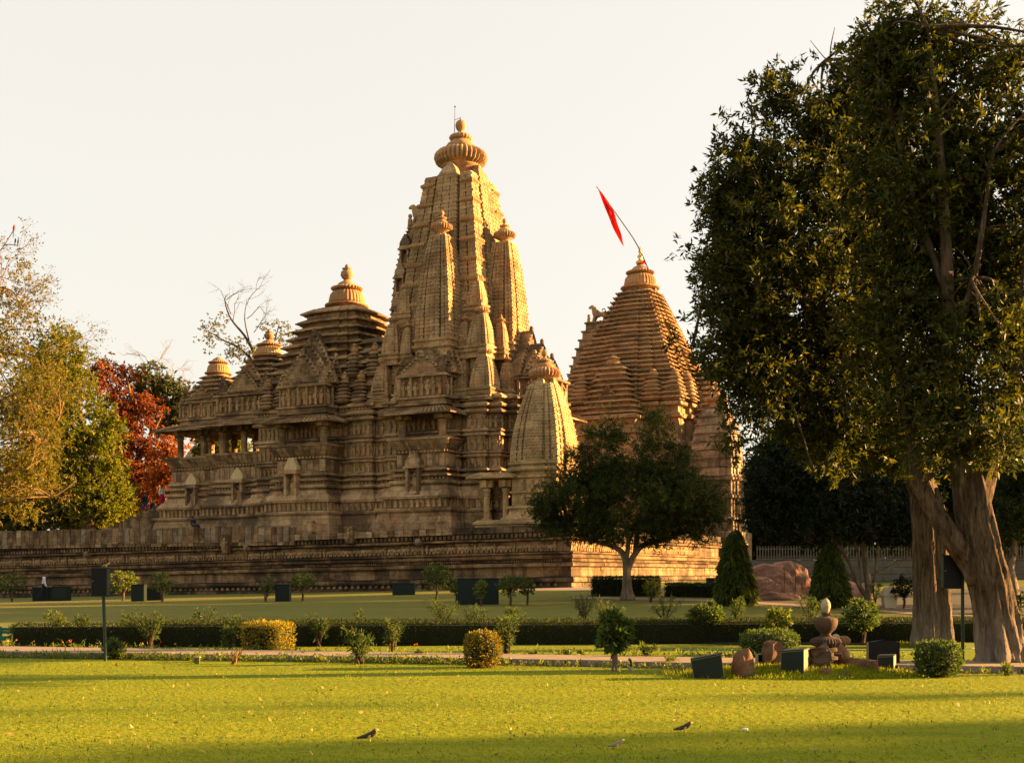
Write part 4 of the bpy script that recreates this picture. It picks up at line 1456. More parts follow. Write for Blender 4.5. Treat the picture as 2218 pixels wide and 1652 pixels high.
# projecting bays with their own stepped roofs
def bay(x0, x1, y0, y1, cx, cy, fc, zt):
    mb = MB()
    mould(mb, rect(x0, x1, y0, y1), [(-2, .6), (4.0, .5), (4.1, .2), (9.6, .2), (9.7, .5), (9.95, .5), (10.1, .05), (11.0, .05), (11.1, .35), (11.35, .35), (11.5, 0)])
    mb.build('bay_wall', M['pyrstone'], pyr)
    hx, hy = (x1 - x0) / 2, (y1 - y0) / 2
    tiers(pyr, cx, cy, lin(11.5, zt, 9), lin(hx + .1, hx * .42, 9), lin(hy + .1, hy * .42, 9), sq, 'pyrstone', lip=.15, name='bay_tier', under=1.5)
    bell(pyr, cx, cy, zt, min(hx, hy) * .5, 1.6, 'bay_bell', pot=False)
    gable(pyr, cx if fc == 0 else x1 - .4, y0 + .4 if fc == 0 else cy, 11.5, min(hx, 2.2) * .7, 2.6, .6, fc, steps=9)
bay(-2.8, 2.8, -8.8, -5.5, 0, -6.9, 0, 16.2)
bay(5.5, 8.8, -2.8, 2.8, 6.9, 0, 1, 16.2)
for x, y in ((3.6, -6.0), (-3.6, -6.0), (6.0, -3.6), (6.0, 3.6), (5.4, -5.2)):
    tiers(pyr, x, y, lin(12.9, 15.2, 6), lin(1.0, .5, 6), lin(1.0, .5, 6), sq, 'pyrstone', lip=.1, name='turret_tier')
    bell(pyr, x, y, 15.2, .5, 1.0, 'turret_bell', pot=False)
NT = 25
zs = lin(12.9, 24.5, NT)
hh = [1.7 + (7.3 - 1.7) * (1 - (i / NT) ** 1.0) for i in range(NT + 1)]
tiers(pyr, 0, 0, zs, hh, hh, mplan, 'pyrstone', lip=.15, ant=True, under=1.25)
# neck and crown
bell(pyr, 0, 0, 24.5, 1.95, 4.2, pot=False)
mb = MB()
mb.lathe([(.16, 27.1), (.18, 27.2), (.42, 27.4), (.44, 27.55), (.2, 27.75), (.12, 27.85), (.3, 28.05), (.22, 28.2), (.08, 28.35), (.2, 28.55), (.1, 28.8), (.01, 29.1)], 14)
mb.build('brass_pot', M['brass'], pyr, True)
mb = MB()
mb.lathe([(.3, 27.25), (.36, 27.3), (.3, 27.5)], 10)
mb.tube([(.3, -.1, 27.4), (.5, -.3, 27.5), (.75, -.3, 27.1)], [.1, .14, .05], 6)
mb.build('red_cloth', M['red'], pyr)
for k in range(4):
    c, s = [(1, 0), (0, 1), (-1, 0), (0, -1)][k]
    mb = MB()
    mb.box(c * 1.45, s * 1.45, 24.9, .5, .5, .9, rot=0, top=.5)
    mb.build('roof_knob', M['roofstone'], pyr)
# antefix with lion on the left side
mb = MB()
for i in range(8):
    t = i / 8
    w = 2.4 - 1.1 * t
    xo = 6.9 - 2.0 * t ** 1.3
    z = 15 + .85 * i
    mb.box(-xo / 2, 0, z + .42, xo, w * 2, .66, top=.99)
    mb.box(-xo / 2, 0, z + .80, xo + .2, w * 2 + .2, .16)
mb.build('roof_antefix', M['roofstone'], pyr)
lion(pyr, -4.3, -.3, 21.8, 1.5)
mb = MB()
mb.box(-5.35, -.3, 22.15, .3, .3, .7, top=.8); mb.ball((-5.35, -.3, 22.7), .18, 6, 5)
mb.build('kneeling_statue', M['fig'], pyr)

# flag leaning from the pyramid temple: pole and long red pennant
FY = 117.5
fl = thing('temple_flag', 'long red pennant on a thin pole leaning out from the pyramid temple top', 'flag', W(1408, 592, FY))
base = W(1408, 592, FY)
def fp(u, v, dy=0.0):
    return W(u, v, FY + dy) - base
mb = MB(); mb.tube(polyline([fp(1408, 592), fp(1380, 530), fp(1338, 468), fp(1292, 404)], 4), [.06] * 5 + [.05] * 4 + [.035] * 4, 6)
mb.build('flag_pole', M['pole'], fl)
Lf = [(1296, 411), (1306, 440), (1317, 466), (1328, 494), (1338, 513), (1349, 532)]
Rt = [(1300, 413), (1317, 436), (1330, 458), (1337, 484), (1346, 508), (1351, 533)]
mb = MB()
gv, gf = [], []
for i, (a, b) in enumerate(zip(Lf, Rt)):
    for k in range(5):
        t = k / 4
        gv.append(fp(a[0] + (b[0] - a[0]) * t, a[1] + (b[1] - a[1]) * t, .4 * math.sin(i * 1.7 + t * 5.5)))
for i in range(5):
    for k in range(4):
        gf.append((i * 5 + k, i * 5 + k + 1, i * 5 + k + 6, i * 5 + k + 5))
nv = len(gv)
gv2 = [p + Vector((0.01, .03, 0)) for p in gv]
mb.add(gv, gf)
mb.build('pennant', M['red'], fl, True)

# pale plastered temple seen through the pillars of the hall
wt = thing('white_temple', 'far pale plastered temple spire seen between the hall pillars', 'temple', W(436, 1000, 150) - Vector((0, 0, 8)), -ANG)
spire(wt, 'plaster_spire', 0, 0, 5, 10.0, 2.6, .75, 1.5, .5, RATHA, 'pale', False, ama_r=.8, horns=False)
mb = MB(); mb.box(0, 0, 2.5, 5.6, 5.6, 5); mb.build('temple_wall', M['whitewash'], wt)
# ------------------------------------------------------------------ lawn furniture of the near garden
path_near = [(-14.5, 24.65), (-9.3, 23.55), (-4.6, 22.75), (0, 21.75), (2.9, 20.95), (5.5, 20.45), (8.4, 19.85), (14, 18.9)]
path_far = [(-14.5, 26.55), (-9.6, 25.3), (-4.6, 24.2), (0, 23.15), (2.9, 22.35), (5.5, 21.8), (8.4, 21.2), (14, 20.2)]
garden_path = sheet('garden_path', list(zip(path_near, path_far)), M['path'], 0.0, h=0.09)
for (a, b) in zip(path_near[:-1], path_near[1:]):
    l = math.hypot(b[0] - a[0], b[1] - a[1])
    n = int(l / .8)
    for k in range(n):
        t = (k + .5) / n
        kb = MB()
        kb.box(a[0] + (b[0] - a[0]) * t, a[1] + (b[1] - a[1]) * t - .05, .05 + random.uniform(-.008, .008), l / n - .03, .12, .11, rot=math.atan2(b[1] - a[1], b[0] - a[0]))
        kb.build('kerb_stone', M['kerb'], garden_path)
sheet('border_soil', [((a[0], a[1] - .34), (a[0], a[1] - .1)) for a in path_near], M['soil'], 0.006)
# pale path along the platform foot, and the walk among the far trees
pw = []
for u in (1120, 1165, 1215, 1260, 1300):
    a = G(u, 1279); b = G(u, 1272)
    pw.append(((a.x, a.y), (b.x, b.y)))
sheet('platform_path', pw, M['path'], 0.02)
pts = [(1240, 1296, 1292), (1400, 1300, 1295), (1560, 1304, 1299), (1700, 1312, 1307), (1850, 1322, 1317), (2000, 1332, 1328), (2218, 1342, 1337)]
sheet('far_walk', [((G(u, a).x, G(u, a).y), (G(u, b).x, G(u, b).y)) for u, a, b in pts], M['path'], 0.02)
mb = MB()
sheet('bare_earth', [((G(u, a).x, G(u, a).y), (G(u, b).x, G(u, b).y)) for u, a, b in [(1640, 1306, 1284), (1720, 1310, 1282), (1830, 1316, 1280), (1950, 1324, 1280), (2100, 1330, 1276), (2218, 1334, 1270)]], M['soil'], 0.012)

# grass blades of the near lawn
n = 70000
yy = 9.6 + (25.5 - 9.6) * rng.random(n) ** 1.5
xx = (rng.random(n) * 2 - 1) * yy * .46
keep = yy < np.interp(xx, [p[0] for p in path_near], [p[1] for p in path_near]) - .2
xx, yy = xx[keep], yy[keep]
n = len(xx)
dn = np.sin(xx * 1.3 + np.sin(yy * .9) * 2) * .5 + np.sin(yy * 2.1 + xx * .4) * .5
hgt = .010 + .012 * rng.random(n) + .010 * np.clip(dn, 0, 1) * (rng.random(n) < .3)
d = unit(np.stack([rng.normal(size=n) * .5, rng.normal(size=n) * .5, np.ones(n)], -1))
quads('grass', leaf_quads(np.stack([xx, yy, np.zeros(n)], -1), d, hgt, np.full(n, .009)), M['blade'], None, 'stuff')

# fallen leaves and small weed tufts on the lawn
n = 420
yy = 10 + 12 * rng.random(n); xx = (rng.random(n) * 2 - 1) * yy * .44
keep = yy < np.interp(xx, [p[0] for p in path_near], [p[1] for p in path_near]) - .4
P = np.stack([xx[keep], yy[keep], np.full(keep.sum(), .02)], -1)
quads('fallen_leaves', rosettes(P, 1, .055, .03, None, 0, (0, 0, .1), .6), leafmat('dry_leaf', (0.16, 0.10, 0.03), (0.24, 0.15, 0.05), (0.32, 0.22, 0.10), .2, .1), None, 'stuff')
n = 700
yy = 10 + 12 * rng.random(n); xx = (rng.random(n) * 2 - 1) * yy * .44
xx = xx + np.sin(yy * 3) * .2
keep = yy < np.interp(xx, [p[0] for p in path_near], [p[1] for p in path_near]) - .4
P = np.stack([xx[keep], yy[keep], np.full(keep.sum(), .0)], -1)
quads('weed_tufts', rosettes(P, 12, .035, .012, None, .05, (0, 0, .8), .6), M['lf_bed'], None, 'stuff')

# clumps of weeds and flowers along the path
def bed(name, pts, n, h, mat, spread=.18, Ls=.07):
    P = []
    for k in range(n):
        t = random.random() * (len(pts) - 1)
        i = int(t); f = t - i
        a, b = pts[i], pts[i + 1]
        x, y = a[0] + (b[0] - a[0]) * f, a[1] + (b[1] - a[1]) * f + random.gauss(0, spread)
        P.append((x, y, float(ground_z(x, y)) + abs(random.gauss(0, h))))
    return quads(name, rosettes(P, 7, Ls, Ls * .32, bias=(0, 0, .7), spread=.03), mat, None, 'stuff')
bed('border_plants', [(a[0], a[1] - .30) for a in path_near[:4]], 900, .05, M['lf_bed'], .10)
bed('border_plants', [(a[0], a[1] - .30) for a in path_near[3:]], 330, .035, M['lf_bed'], .12, .06)
bed('flower_bed', [(a[0], a[1] + .25) for a in path_far[:5]], 520, .06, M['lf_bed'], .16)
bed('rough_grass', [(2.2, 24.2), (5, 23.4), (8.5, 22.6)], 260, .03, M['lf_bed'], .7, .07)
P = []
for k in range(26):
    t = random.random() * 3.2
    i = int(t); f = t - i
    a, b = path_far[i], path_far[i + 1]
    P.append((a[0] + (b[0] - a[0]) * f, a[1] + (b[1] - a[1]) * f + .25 + random.gauss(0, .12), .15 + random.random() * .08))
quads('flowers', rosettes(P, 5, .022, .018, spread=.008, bias=(0, -.2, .4)), M['flower'], None, 'stuff')

# hedges -------------------------------------------------------------
def clipped(name, label, a, b, depth, h, leaf='lf_hedge', dens=700, L=.04, group=None, rough=.014):
    """clipped hedge between ground points a and b (front edge)"""
    a, b = Vector(a), Vector(b)
    d = (b - a); l = d.length; d.normalize()
    nrm = Vector((d.y, -d.x, 0))
    root = thing(name, label, 'hedge', a, 0, group)
    core = MB()
    rz = math.atan2(d.y, d.x)
    c = d * l / 2 - nrm * depth / 2
    core.box(c.x, c.y, h / 2 - .02, l - .1, depth - .1, h - .06, rot=rz)
    core.build('twigs', M['hedgecore'], root)
    P, O = [], []
    def put(n, f):
        for _ in range(n):
            p, o = f()
            P.append(p); O.append(o)
    put(int(l * h * dens), lambda: (d * random.random() * l + Vector((0, 0, random.random() * h)) + nrm * random.gauss(0, rough), nrm))
    put(int(l * depth * dens), lambda: (d * random.random() * l - nrm * random.random() * depth + Vector((0, 0, h + random.gauss(0, rough))), Vector((0, 0, 1))))
    put(int(depth * h * dens), lambda: (d * l - nrm * random.random() * depth + Vector((0, 0, random.random() * h)) + d * random.gauss(0, rough), d))
    put(int(depth * h * dens), lambda: (-nrm * random.random() * depth + Vector((0, 0, random.random() * h)) + d * random.gauss(0, rough), -d))
    quads('leaves', rosettes([tuple(p) for p in P], 2, L, L * .5, np.array([tuple(o) for o in O]) * .8, .02), M[leaf], root)
    return root

hl = G(22, 1404)
hm = G(545, 1408)
hr = G(2240, 1391)
clipped('long_hedge', 'long dark clipped hedge running behind the garden path', (-11.0, 26.3, 0), (14.2, 28.9, 0), .55, .50)
clipped('low_hedge', 'second dark clipped hedge just behind the long hedge, its top line showing above', (-9.2, 28.6, 0), (15, 31.0, 0), .5, .47)
a, b = G(524, 1411), G(598, 1413)
clipped('golden_hedge_block', 'golden clipped hedge block ending the hedge near the bare stems', (a.x, a.y, 0), (b.x, b.y, 0), .7, .56, 'lf_gold', 1000, .05, None, .03)
a, b = G(1282, 1291), G(1420, 1291)
clipped('far_hedge', 'far clipped hedge at the platform corner behind the spreading tree', a, b, 1.4, .95, 'lf_hedge', 160, .11)
a, b = G(1440, 1292), G(1560, 1294)
clipped('far_hedge', 'low far hedge between the spreading tree trunk and the first conical tree', a, b, 1.2, .62, 'lf_hedge', 160, .11)

def clip_ball(name, label, u, v, w, h, leaf, square=.6, dens=1500, L=.05, stem=True):
    """rounded clipped bush; w, h in picture units"""
    p = G(u, v)
    k = p.y / F
    rx, hz = w * k, h * k
    root = thing(name, label, 'bush', p)
    core = MB()
    core.ball((0, 0, hz * .52), 1, 12, 8, (rx * .82, rx * .75, hz * .42))
    if stem:
        for q in range(5):
            a = q * 1.3
            core.tube([(0.08 * math.cos(a), .08 * math.sin(a), 0), (rx * .4 * math.cos(a), rx * .4 * math.sin(a), hz * .5)], [.016, .01], 5)
    core.build('twigs', M['hedgecore'], root)
    P, O = [], []
    n = int(dens * 4 * PI * rx * hz / 2)
    dd = unit(rng.normal(size=(n, 3)))
    # superellipsoid: boxier than a ball
    e = 1 / np.maximum(np.power(np.sum(np.abs(dd) ** (2 / square), 1), square / 2), 1e-6)
    pts = dd * e[:, None] * np.array([rx, rx * .9, hz * .48]) * (0.86 + .2 * rng.random((n, 1))) + np.array([0, 0, hz * .52])
    pts[:, 2] = np.maximum(pts[:, 2], .03)
    quads('leaves', rosettes(pts, 2, L, L * .5, dd * .7, .02), M[leaf], root)
    return root

clip_ball('bronze_bush', 'bronze and gold clipped bush in the middle of the path edge', 1045, 1445, 35, 74, 'lf_bronze', .45)
clip_ball('clipped_bush', 'green drum-shaped clipped bush behind the reddish garden stones', 1667, 1420, 55, 54, 'lf_shrub', .5, 1500)
clip_ball('clipped_bush', 'dense green clipped bush in front of the left big trunk', 2032, 1465, 43, 74, 'lf_shrub', .55, 1500)
clip_ball('small_bush', 'small dark green bush at the foot of the left sign post', 247, 1427, 20, 42, 'lf_shrub', .8, 1300)
# ------------------------------------------------------------------ trees
def trunk_mesh(mb, pts, radii, n=22, flute=.10, lobes=5, flare=0.0, seed=0, seg=5, mat=None):
    """fluted trunk; flare widens the foot"""
    pts = [Vector(p) for p in pts]
    rings = []
    N = len(pts)
    fur = rng.normal(size=n)
    fur2 = rng.normal(size=n)
    for i, p in enumerate(pts):
        t = (pts[min(i + 1, N - 1)] - pts[max(i - 1, 0)]).normalized()
        a = t.cross(Vector((0, 1, 0))).normalized() if abs(t.y) < .9 else t.cross(Vector((1, 0, 0))).normalized()
        b = t.cross(a)
        k = i / (N - 1)
        ring = []
        for j in range(n):
            an = 2 * PI * j / n
            fl = flute * (1.9 - k)
            r = radii[i] * (1 + fl * math.sin(lobes * an + seed + k * 2) * .6 + fl * .5 * math.sin(3 * an + seed * 2 - k * 4) + fl * .45 * math.sin(9 * an + k * 7 + seed) + fl * .3 * math.sin(17 * an - k * 11) + random.gauss(0, .008) + (.022 * (fur[j] * (1 - k) + fur2[j] * k) + .02 * fur[(j + int(i * .35)) % n] if n > 30 else 0))
            if flare:
                r *= 1 + flare * math.exp(-k * 9) * (1 + .9 * math.sin(lobes * an + seed) + .6 * math.sin(9 * an + k * 40 + seed)) + .05 * math.exp(-k * 4) * math.sin(7 * an + 60 * k) * math.sin(4 * an - 35 * k)
            ring.append(p + (a * math.cos(an) + b * math.sin(an)) * r)
        rings.append(ring)
    mb.loft(rings, True, True)

def twigs(mb, p, d, L, r, depth, tips, spread=.55, gravity=0.0, n=4):
    p, d = Vector(p), Vector(d).normalized()
    pts = [p]
    for i in range(3):
        d = (d + Vector(rng.normal(size=3)) * .14 + Vector((0, 0, gravity))).normalized()
        pts.append(pts[-1] + d * L / 3)
    mb.tube(pts, [r, r * .9, r * .8, r * .65], n, False)
    tips.append(pts[-1])
    if depth > 0:
        for k in range(random.choice((2, 3, 3))):
            q = pts[random.choice((1, 2, 3))] if k else pts[-1]
            dd = d + Vector(rng.normal(size=3)) * spread
            twigs(mb, q, dd, L * random.uniform(.6, .82), r * .62, depth - 1, tips, spread, gravity, max(3, n - 1))

def ell(u, v, ru, rv, y, dr=None, f=1.0):
    k = y / F
    return (W(u, v, y), (ru * k, (dr if dr else ru * k * .9), rv * k), f)

def crown_points(es, dens, clump, per, shell=.35):
    """clumped points through a set of ellipsoids; dens: clumps per square metre of outline"""
    P, O = [], []
    for e in es:
        c, r = e[0], e[1]
        f = e[2] if len(e) > 2 else 1.0
        n = max(3, int(PI * r[0] * r[2] * dens * f))
        cc, dd = in_ellipsoid(n, c, r, shell)
        k = per * (.5 + rng.random(n))
        for q, o, m in zip(cc, dd, k):
            m = max(1, int(m))
            P.append(q + rng.normal(size=(m, 3)) * clump * (1, 1, .75))
            O.append(np.repeat(o[None], m, 0))
    return np.concatenate(P), np.concatenate(O)

def tree(name, label, base, limbs, es, dens, clump, per, leaves, L, Wd, leaf, bk, twig_n=0, group=None, cat='tree', out=.6, bias=(0, 0, .1), shell=.35, extra=None, spread=.04, ntwig_to=0):
    """limbs: list of (points, radii) in place coordinates"""
    base = Vector(base)
    root = thing(name, label, cat, base, 0, group)
    for i, (pts, rad, *opt) in enumerate(limbs):
        mb = MB()
        kw = opt[0] if opt else {}
        pp = polyline([Vector(p) - base for p in pts], kw.get('seg', 5))
        rr = np.interp(np.linspace(0, 1, len(pp)), np.linspace(0, 1, len(rad)), rad)
        trunk_mesh(mb, pp, list(rr), **kw)
        mb.build('trunk' if i == 0 else 'limb', M[kw.get('mat', bk)], root, True)
    if es:
        P, O = crown_points(es, dens, clump, per, shell)
        bv = np.array(base)
        quads('crown', rosettes(P - bv, leaves, L, Wd, O * out, spread, bias), M[leaf], root)
        if ntwig_to:
            mb = MB()
            src = [Vector(p) for pts, rad, *o in limbs for p in pts[-2:]]
            idx = rng.choice(len(P), min(ntwig_to, len(P)), False)
            for i in idx:
                q = Vector(P[i])
                s = min(src, key=lambda a: (a - q).length)
                mid = (s + q) / 2 + Vector((0, 0, (q - s).length * .08)) + Vector(rng.normal(size=3)) * .08 * (q - s).length
                ln = (q - s).length
                mb.tube([p - base for p in polyline([s, mid, q], 4)], list(np.linspace(.012 + .018 * ln, .008, 9)), 5, False)
            mb.build('branch', M[bk], root, True, 'stuff')
    if extra:
        extra(root, base)
    return root

# the two big trees at the right
YA, YB = 26.8, 21.2
gA, gB = W(2018, 1401, YA), W(2176, 1443, YB)
gA.z = gB.z = -.05
esA = [ell(1745, 560, 200, 310, 25.5), ell(1645, 620, 105, 240, 25.0, 1.6, ), ell(1850, 830, 185, 180, 25.8), ell(1625, 390, 70, 95, 25), ell(1730, 260, 75, 85, 25.2),
       ell(1600, 770, 60, 70, 24.5, .8), ell(1660, 860, 60, 60, 24.5, .8), ell(1555, 420, 28, 60, 24.8, .5), ell(1560, 560, 40, 60, 24.8, .6), ell(1545, 650, 40, 40, 24.6, .5), ell(1700, 190, 22, 40, 25, .4),
       ell(1480, 745, 30, 25, 24.3, .4), ell(1530, 790, 40, 35, 24.3, .4), ell(1797, 1012, 26, 22, 24.2, .3), ell(1590, 940, 25, 70, 24.3, .4)]
esA += [ell(1885, 135, 55, 60, 25.5), ell(1850, 165, 50, 45, 25.5), ell(1570, 600, 40, 170, 24.8, .8, .2), ell(1580, 370, 50, 80, 24.8, .8, .3), ell(1660, 230, 70, 60, 25, .8, .4), ell(1600, 830, 55, 70, 24.5, .8, .3), ell(1870, 210, 65, 75, 25.5), ell(1905, 420, 90, 200, 25.5), ell(1820, 250, 60, 70, 25.5), ell(1850, 330, 60, 110, 26), ell(1850, 520, 110, 250, 26), ell(1900, 300, 70, 120, 26), ell(1900, 960, 105, 62, 25.6), ell(1985, 955, 55, 70, 25.6, .9), ell(1815, 940, 95, 60, 25), ell(1730, 890, 85, 70, 25), ell(1650, 800, 75, 90, 25, 1), ell(1600, 640, 70, 150, 25, 1.2), ell(1590, 480, 55, 100, 25, 1)]
tree('big_tree', 'big leafy tree with a straight upright trunk standing behind the green clipped bush', gA,
     [([gA, W(2019, 1330, YA), W(2016, 1210, YA), W(2010, 1110, YA), W(1985, 1030, YA), W(1900, 900, YA - .6), W(1790, 720, YA - 1), W(1730, 480, YA - 1)], [.40, .385, .375, .36, .27, .20, .13, .05], dict(n=80, flute=.075, flare=.10, lobes=6, seg=12)),
      ([W(1985, 1035, YA), W(1860, 960, YA - .8), W(1740, 860, YA - 1.5), W(1620, 770, YA - 2), W(1500, 750, YA - 2.3)], [.2, .14, .09, .05, .015], dict(n=8, mat='barkdark')),
      ([W(2000, 1060, YA), W(1960, 850, YA + .3), W(1900, 620, YA), W(1850, 400, YA - .3)], [.2, .14, .10, .03], dict(n=10, mat='barkdark')),
      ([W(1790, 720, YA - 1), W(1680, 560, YA - 1.5), W(1610, 400, YA - 1.6)], [.09, .06, .02], dict(n=7, mat='barkdark')),
      ([W(1850, 250, YA - .6), W(1800, 140, YA - .7), W(1808, 60, YA - .7)], [.035, .02, .006], dict(n=6, mat='barkdark')),
      ([W(1830, 165, YA - .6), W(1790, 130, YA - .8), W(1755, 88, YA - .9)], [.02, .012, .005], dict(n=5, mat='barkdark'))],
     esA, 17, .22, 9, 11, .14, .046, 'lf_big', 'bark', out=.55, bias=(0, 0, -.02), ntwig_to=150)
esB = [ell(1945, 170, 75, 120, 22), ell(1890, 120, 40, 50, 22, .5), ell(2040, 560, 120, 300, 22.5), ell(2075, 930, 60, 60, 21, .6, .6), ell(1985, 330, 150, 270, 22), ell(2150, 400, 150, 340, 22), ell(1960, 60, 48, 75, 22, .6), ell(2120, 800, 120, 190, 21), ell(1965, 720, 140, 240, 22), ell(2270, 600, 140, 430, 22),
       ell(2085, 70, 70, 50, 22, .8), ell(2180, 130, 60, 60, 22, .8), ell(2000, 930, 70, 90, 21, .8), ell(2150, 960, 70, 50, 20.3, .6), ell(2010, 120, 60, 80, 22, .8)]
tree('big_tree', 'largest tree at the right, its thick leaning trunk flaring into knotted roots', gB,
     [([gB, W(2168, 1380, YB), W(2148, 1270, YB), W(2125, 1180, YB), W(2106, 1090, YB), W(2092, 1010, YB), W(2082, 950, YB)],
       [.37, .33, .32, .31, .29, .25, .17], dict(n=84, flute=.09, flare=.30, lobes=5, seed=2, seg=12)),
      ([W(2094, 1030, YB), W(2060, 900, YB), W(2054, 700, YB), W(2046, 480, YB), W(2030, 250, YB), W(2010, 60, YB)], [.24, .15, .12, .09, .055, .02], dict(n=16, mat='barkdark')),
      ([W(2108, 1100, YB), W(2130, 1035, YB), W(2160, 960, YB), W(2200, 800, YB), W(2225, 500, YB)], [.22, .18, .13, .09, .04], dict(n=34)),
      ([W(2118, 1262, YB), W(2092, 1205, YB), W(2060, 1165, YB - .1), W(2020, 1100, YB), W(1988, 1042, YB), W(1975, 960, YB + .2), W(1950, 820, YB + .5)], [.12, .17, .16, .145, .13, .08, .03], dict(n=34, seed=1)),
      ([W(2030, 1120, YB), W(2033, 1085, YB), W(2028, 1055, YB)], [.11, .08, .02], dict(n=10)),
      ([W(1990, 1045, YB), W(2008, 1034, YB - .1), W(2024, 1026, YB - .1)], [.10, .07, .035], dict(n=8)),
      ([W(2052, 640, YB), W(1980, 430, YB + .4), W(1930, 250, YB + .6)], [.08, .05, .02], dict(n=8, mat='barkdark')),
      ([W(2056, 760, YB), W(2110, 600, YB - .3), W(2150, 330, YB - .2)], [.09, .06, .02], dict(n=8, mat='barkdark'))],
     esB, 17, .21, 9, 11, .135, .044, 'lf_big', 'bark', out=.55, bias=(0, 0, -.05), ntwig_to=150)

# spreading tree in the middle
gS = G(1358, 1299)
YS = gS.y
esS = [ell(1360, 1085, 180, 85, YS), ell(1245, 1090, 85, 70, YS, 2.2), ell(1485, 1085, 85, 75, YS, 2.2), ell(1305, 985, 45, 100, YS, 1.2), ell(1418, 975, 38, 100, YS, 1.1), ell(1370, 1050, 100, 50, YS, 1.8),
       ell(1525, 1120, 42, 50, YS, 1.2), ell(1195, 1110, 45, 50, YS, 1.2), ell(1255, 1010, 40, 50, YS, 1), ell(1465, 1010, 30, 50, YS, .8), ell(1350, 1150, 170, 30, YS)]
tree('spreading_tree', 'dark spreading tree with a pale forked trunk in front of the pyramid temple', gS,
     [([gS, W(1357, 1260, YS), W(1356, 1215, YS), W(1338, 1188, YS), W(1290, 1172, YS), W(1235, 1150, YS)], [.27, .20, .17, .13, .09, .04], dict(n=14, flare=.3)),
      ([W(1357, 1240, YS), W(1372, 1205, YS), W(1395, 1180, YS), W(1440, 1170, YS), W(1490, 1150, YS)], [.19, .15, .12, .08, .04], dict(n=10)),
      ([W(1356, 1215, YS), W(1360, 1150, YS), W(1330, 1050, YS), W(1312, 920, YS)], [.13, .10, .07, .02], dict(n=8)),
      ([W(1375, 1200, YS), W(1385, 1120, YS), W(1410, 1020, YS), W(1416, 920, YS)], [.12, .09, .06, .02], dict(n=8))],
     esS, 14, .25, 10, 9, .17, .040, 'lf_spread', 'barkpale', out=.5, bias=(0, 0, -.05), ntwig_to=90)

# conical trees with drooping leaves
def conical(label, u, v, vt, hw, lean=0):
    g = G(u, v)
    k = g.y / F
    H, R = (v - vt) * k, hw * k
    root = thing('conical_tree', label, 'tree', g, 0, 'conical drooping trees')
    mb = MB()
    mb.tube([(0, 0, 0), (0, 0, H * .5), (0, 0, H * .96)], [.09, .06, .02], 8)
    mb.build('trunk', M['barkdark'], root)
    n = 4200
    t = rng.random(n) ** .75
    z = H * (1 - .97 * t)
    an = rng.random(n) * 2 * PI
    prof = np.minimum(1, (t * 1.25) ** .62) * (1 - .12 * smooth(.85, 1, t))
    r = R * prof * (.72 + .33 * rng.random(n)) * (1 + .10 * np.sin(an * 5 + z * 3))
    P = np.stack([r * np.cos(an), r * np.sin(an), np.maximum(z, .15)], -1)
    O = np.stack([np.cos(an), np.sin(an), np.full(n, -1.5)], -1)
    quads('crown', rosettes(P, 5, .30, .055, O, .04, (0, 0, 0), .38), M['lf_cone'], root)
conical('conical drooping tree nearest the spreading tree, left of the pink rock', 1592, 1311, 1148, 37)
conical('conical drooping tree between the pink rock and the multi-stemmed tree', 1797, 1316, 1175, 35)

# dark multi-stemmed tree and the dark tree at the right edge
gD = G(1872, 1312)
YD = gD.y
tree('shade_tree', 'dark low-hanging tree with several thin stems beside the litter bin', gD,
     [([W(1885, 1308, YD), W(1880, 1260, YD), W(1872, 1200, YD), W(1868, 1120, YD)], [.17, .15, .12, .08], dict(n=10)),
      ([W(1884, 1306, YD), W(1858, 1262, YD), W(1838, 1215, YD), W(1800, 1160, YD)], [.12, .10, .08, .04], dict(n=8)),
      ([W(1886, 1290, YD), W(1896, 1240, YD), W(1900, 1180, YD), W(1905, 1120, YD)], [.06, .05, .045, .03], dict(n=7)),
      ([W(1862, 1268, YD), W(1862, 1225, YD), W(1850, 1170, YD)], [.06, .05, .03], dict(n=7)),
      ([W(1884, 1245, YD), W(1918, 1232, YD), W(1950, 1215, YD), W(1985, 1200, YD)], [.05, .045, .04, .03], dict(n=6)),
      ([W(1858, 1262, YD), W(1815, 1215, YD), W(1770, 1180, YD)], [.06, .05, .03], dict(n=6))],
     [ell(1720, 970, 70, 60, YD, 1.5), ell(1830, 960, 90, 60, YD, 1.5), ell(1790, 1060, 150, 95, YD), ell(1700, 1030, 80, 85, YD, 2), ell(1900, 1090, 100, 80, YD), ell(1960, 1130, 60, 50, YD, 1.5), ell(1800, 1140, 150, 36, YD), ell(1650, 1120, 40, 40, YD, 1)],
     11, .28, 10, 9, .21, .065, 'lf_dark', 'barkpale', out=.5, bias=(0, 0, -.15), ntwig_to=60)
gE = G(2195, 1330)
YE = gE.y
tree('shade_tree', 'dark tree at the right edge with a pale grey twisted trunk behind the leaning trunk', gE,
     [([gE, W(2198, 1280, YE), W(2188, 1230, YE), W(2196, 1180, YE), W(2180, 1090, YE)], [.2, .16, .15, .12, .06], dict(n=10))],
     [ell(2190, 1080, 75, 110, YE), ell(2260, 1050, 80, 120, YE), ell(2140, 1150, 40, 50, YE, 1), ell(2215, 1330, 30, 45, YE, 1)],
     11, .26, 10, 9, .19, .06, 'lf_spread', 'barkpale', out=.5)

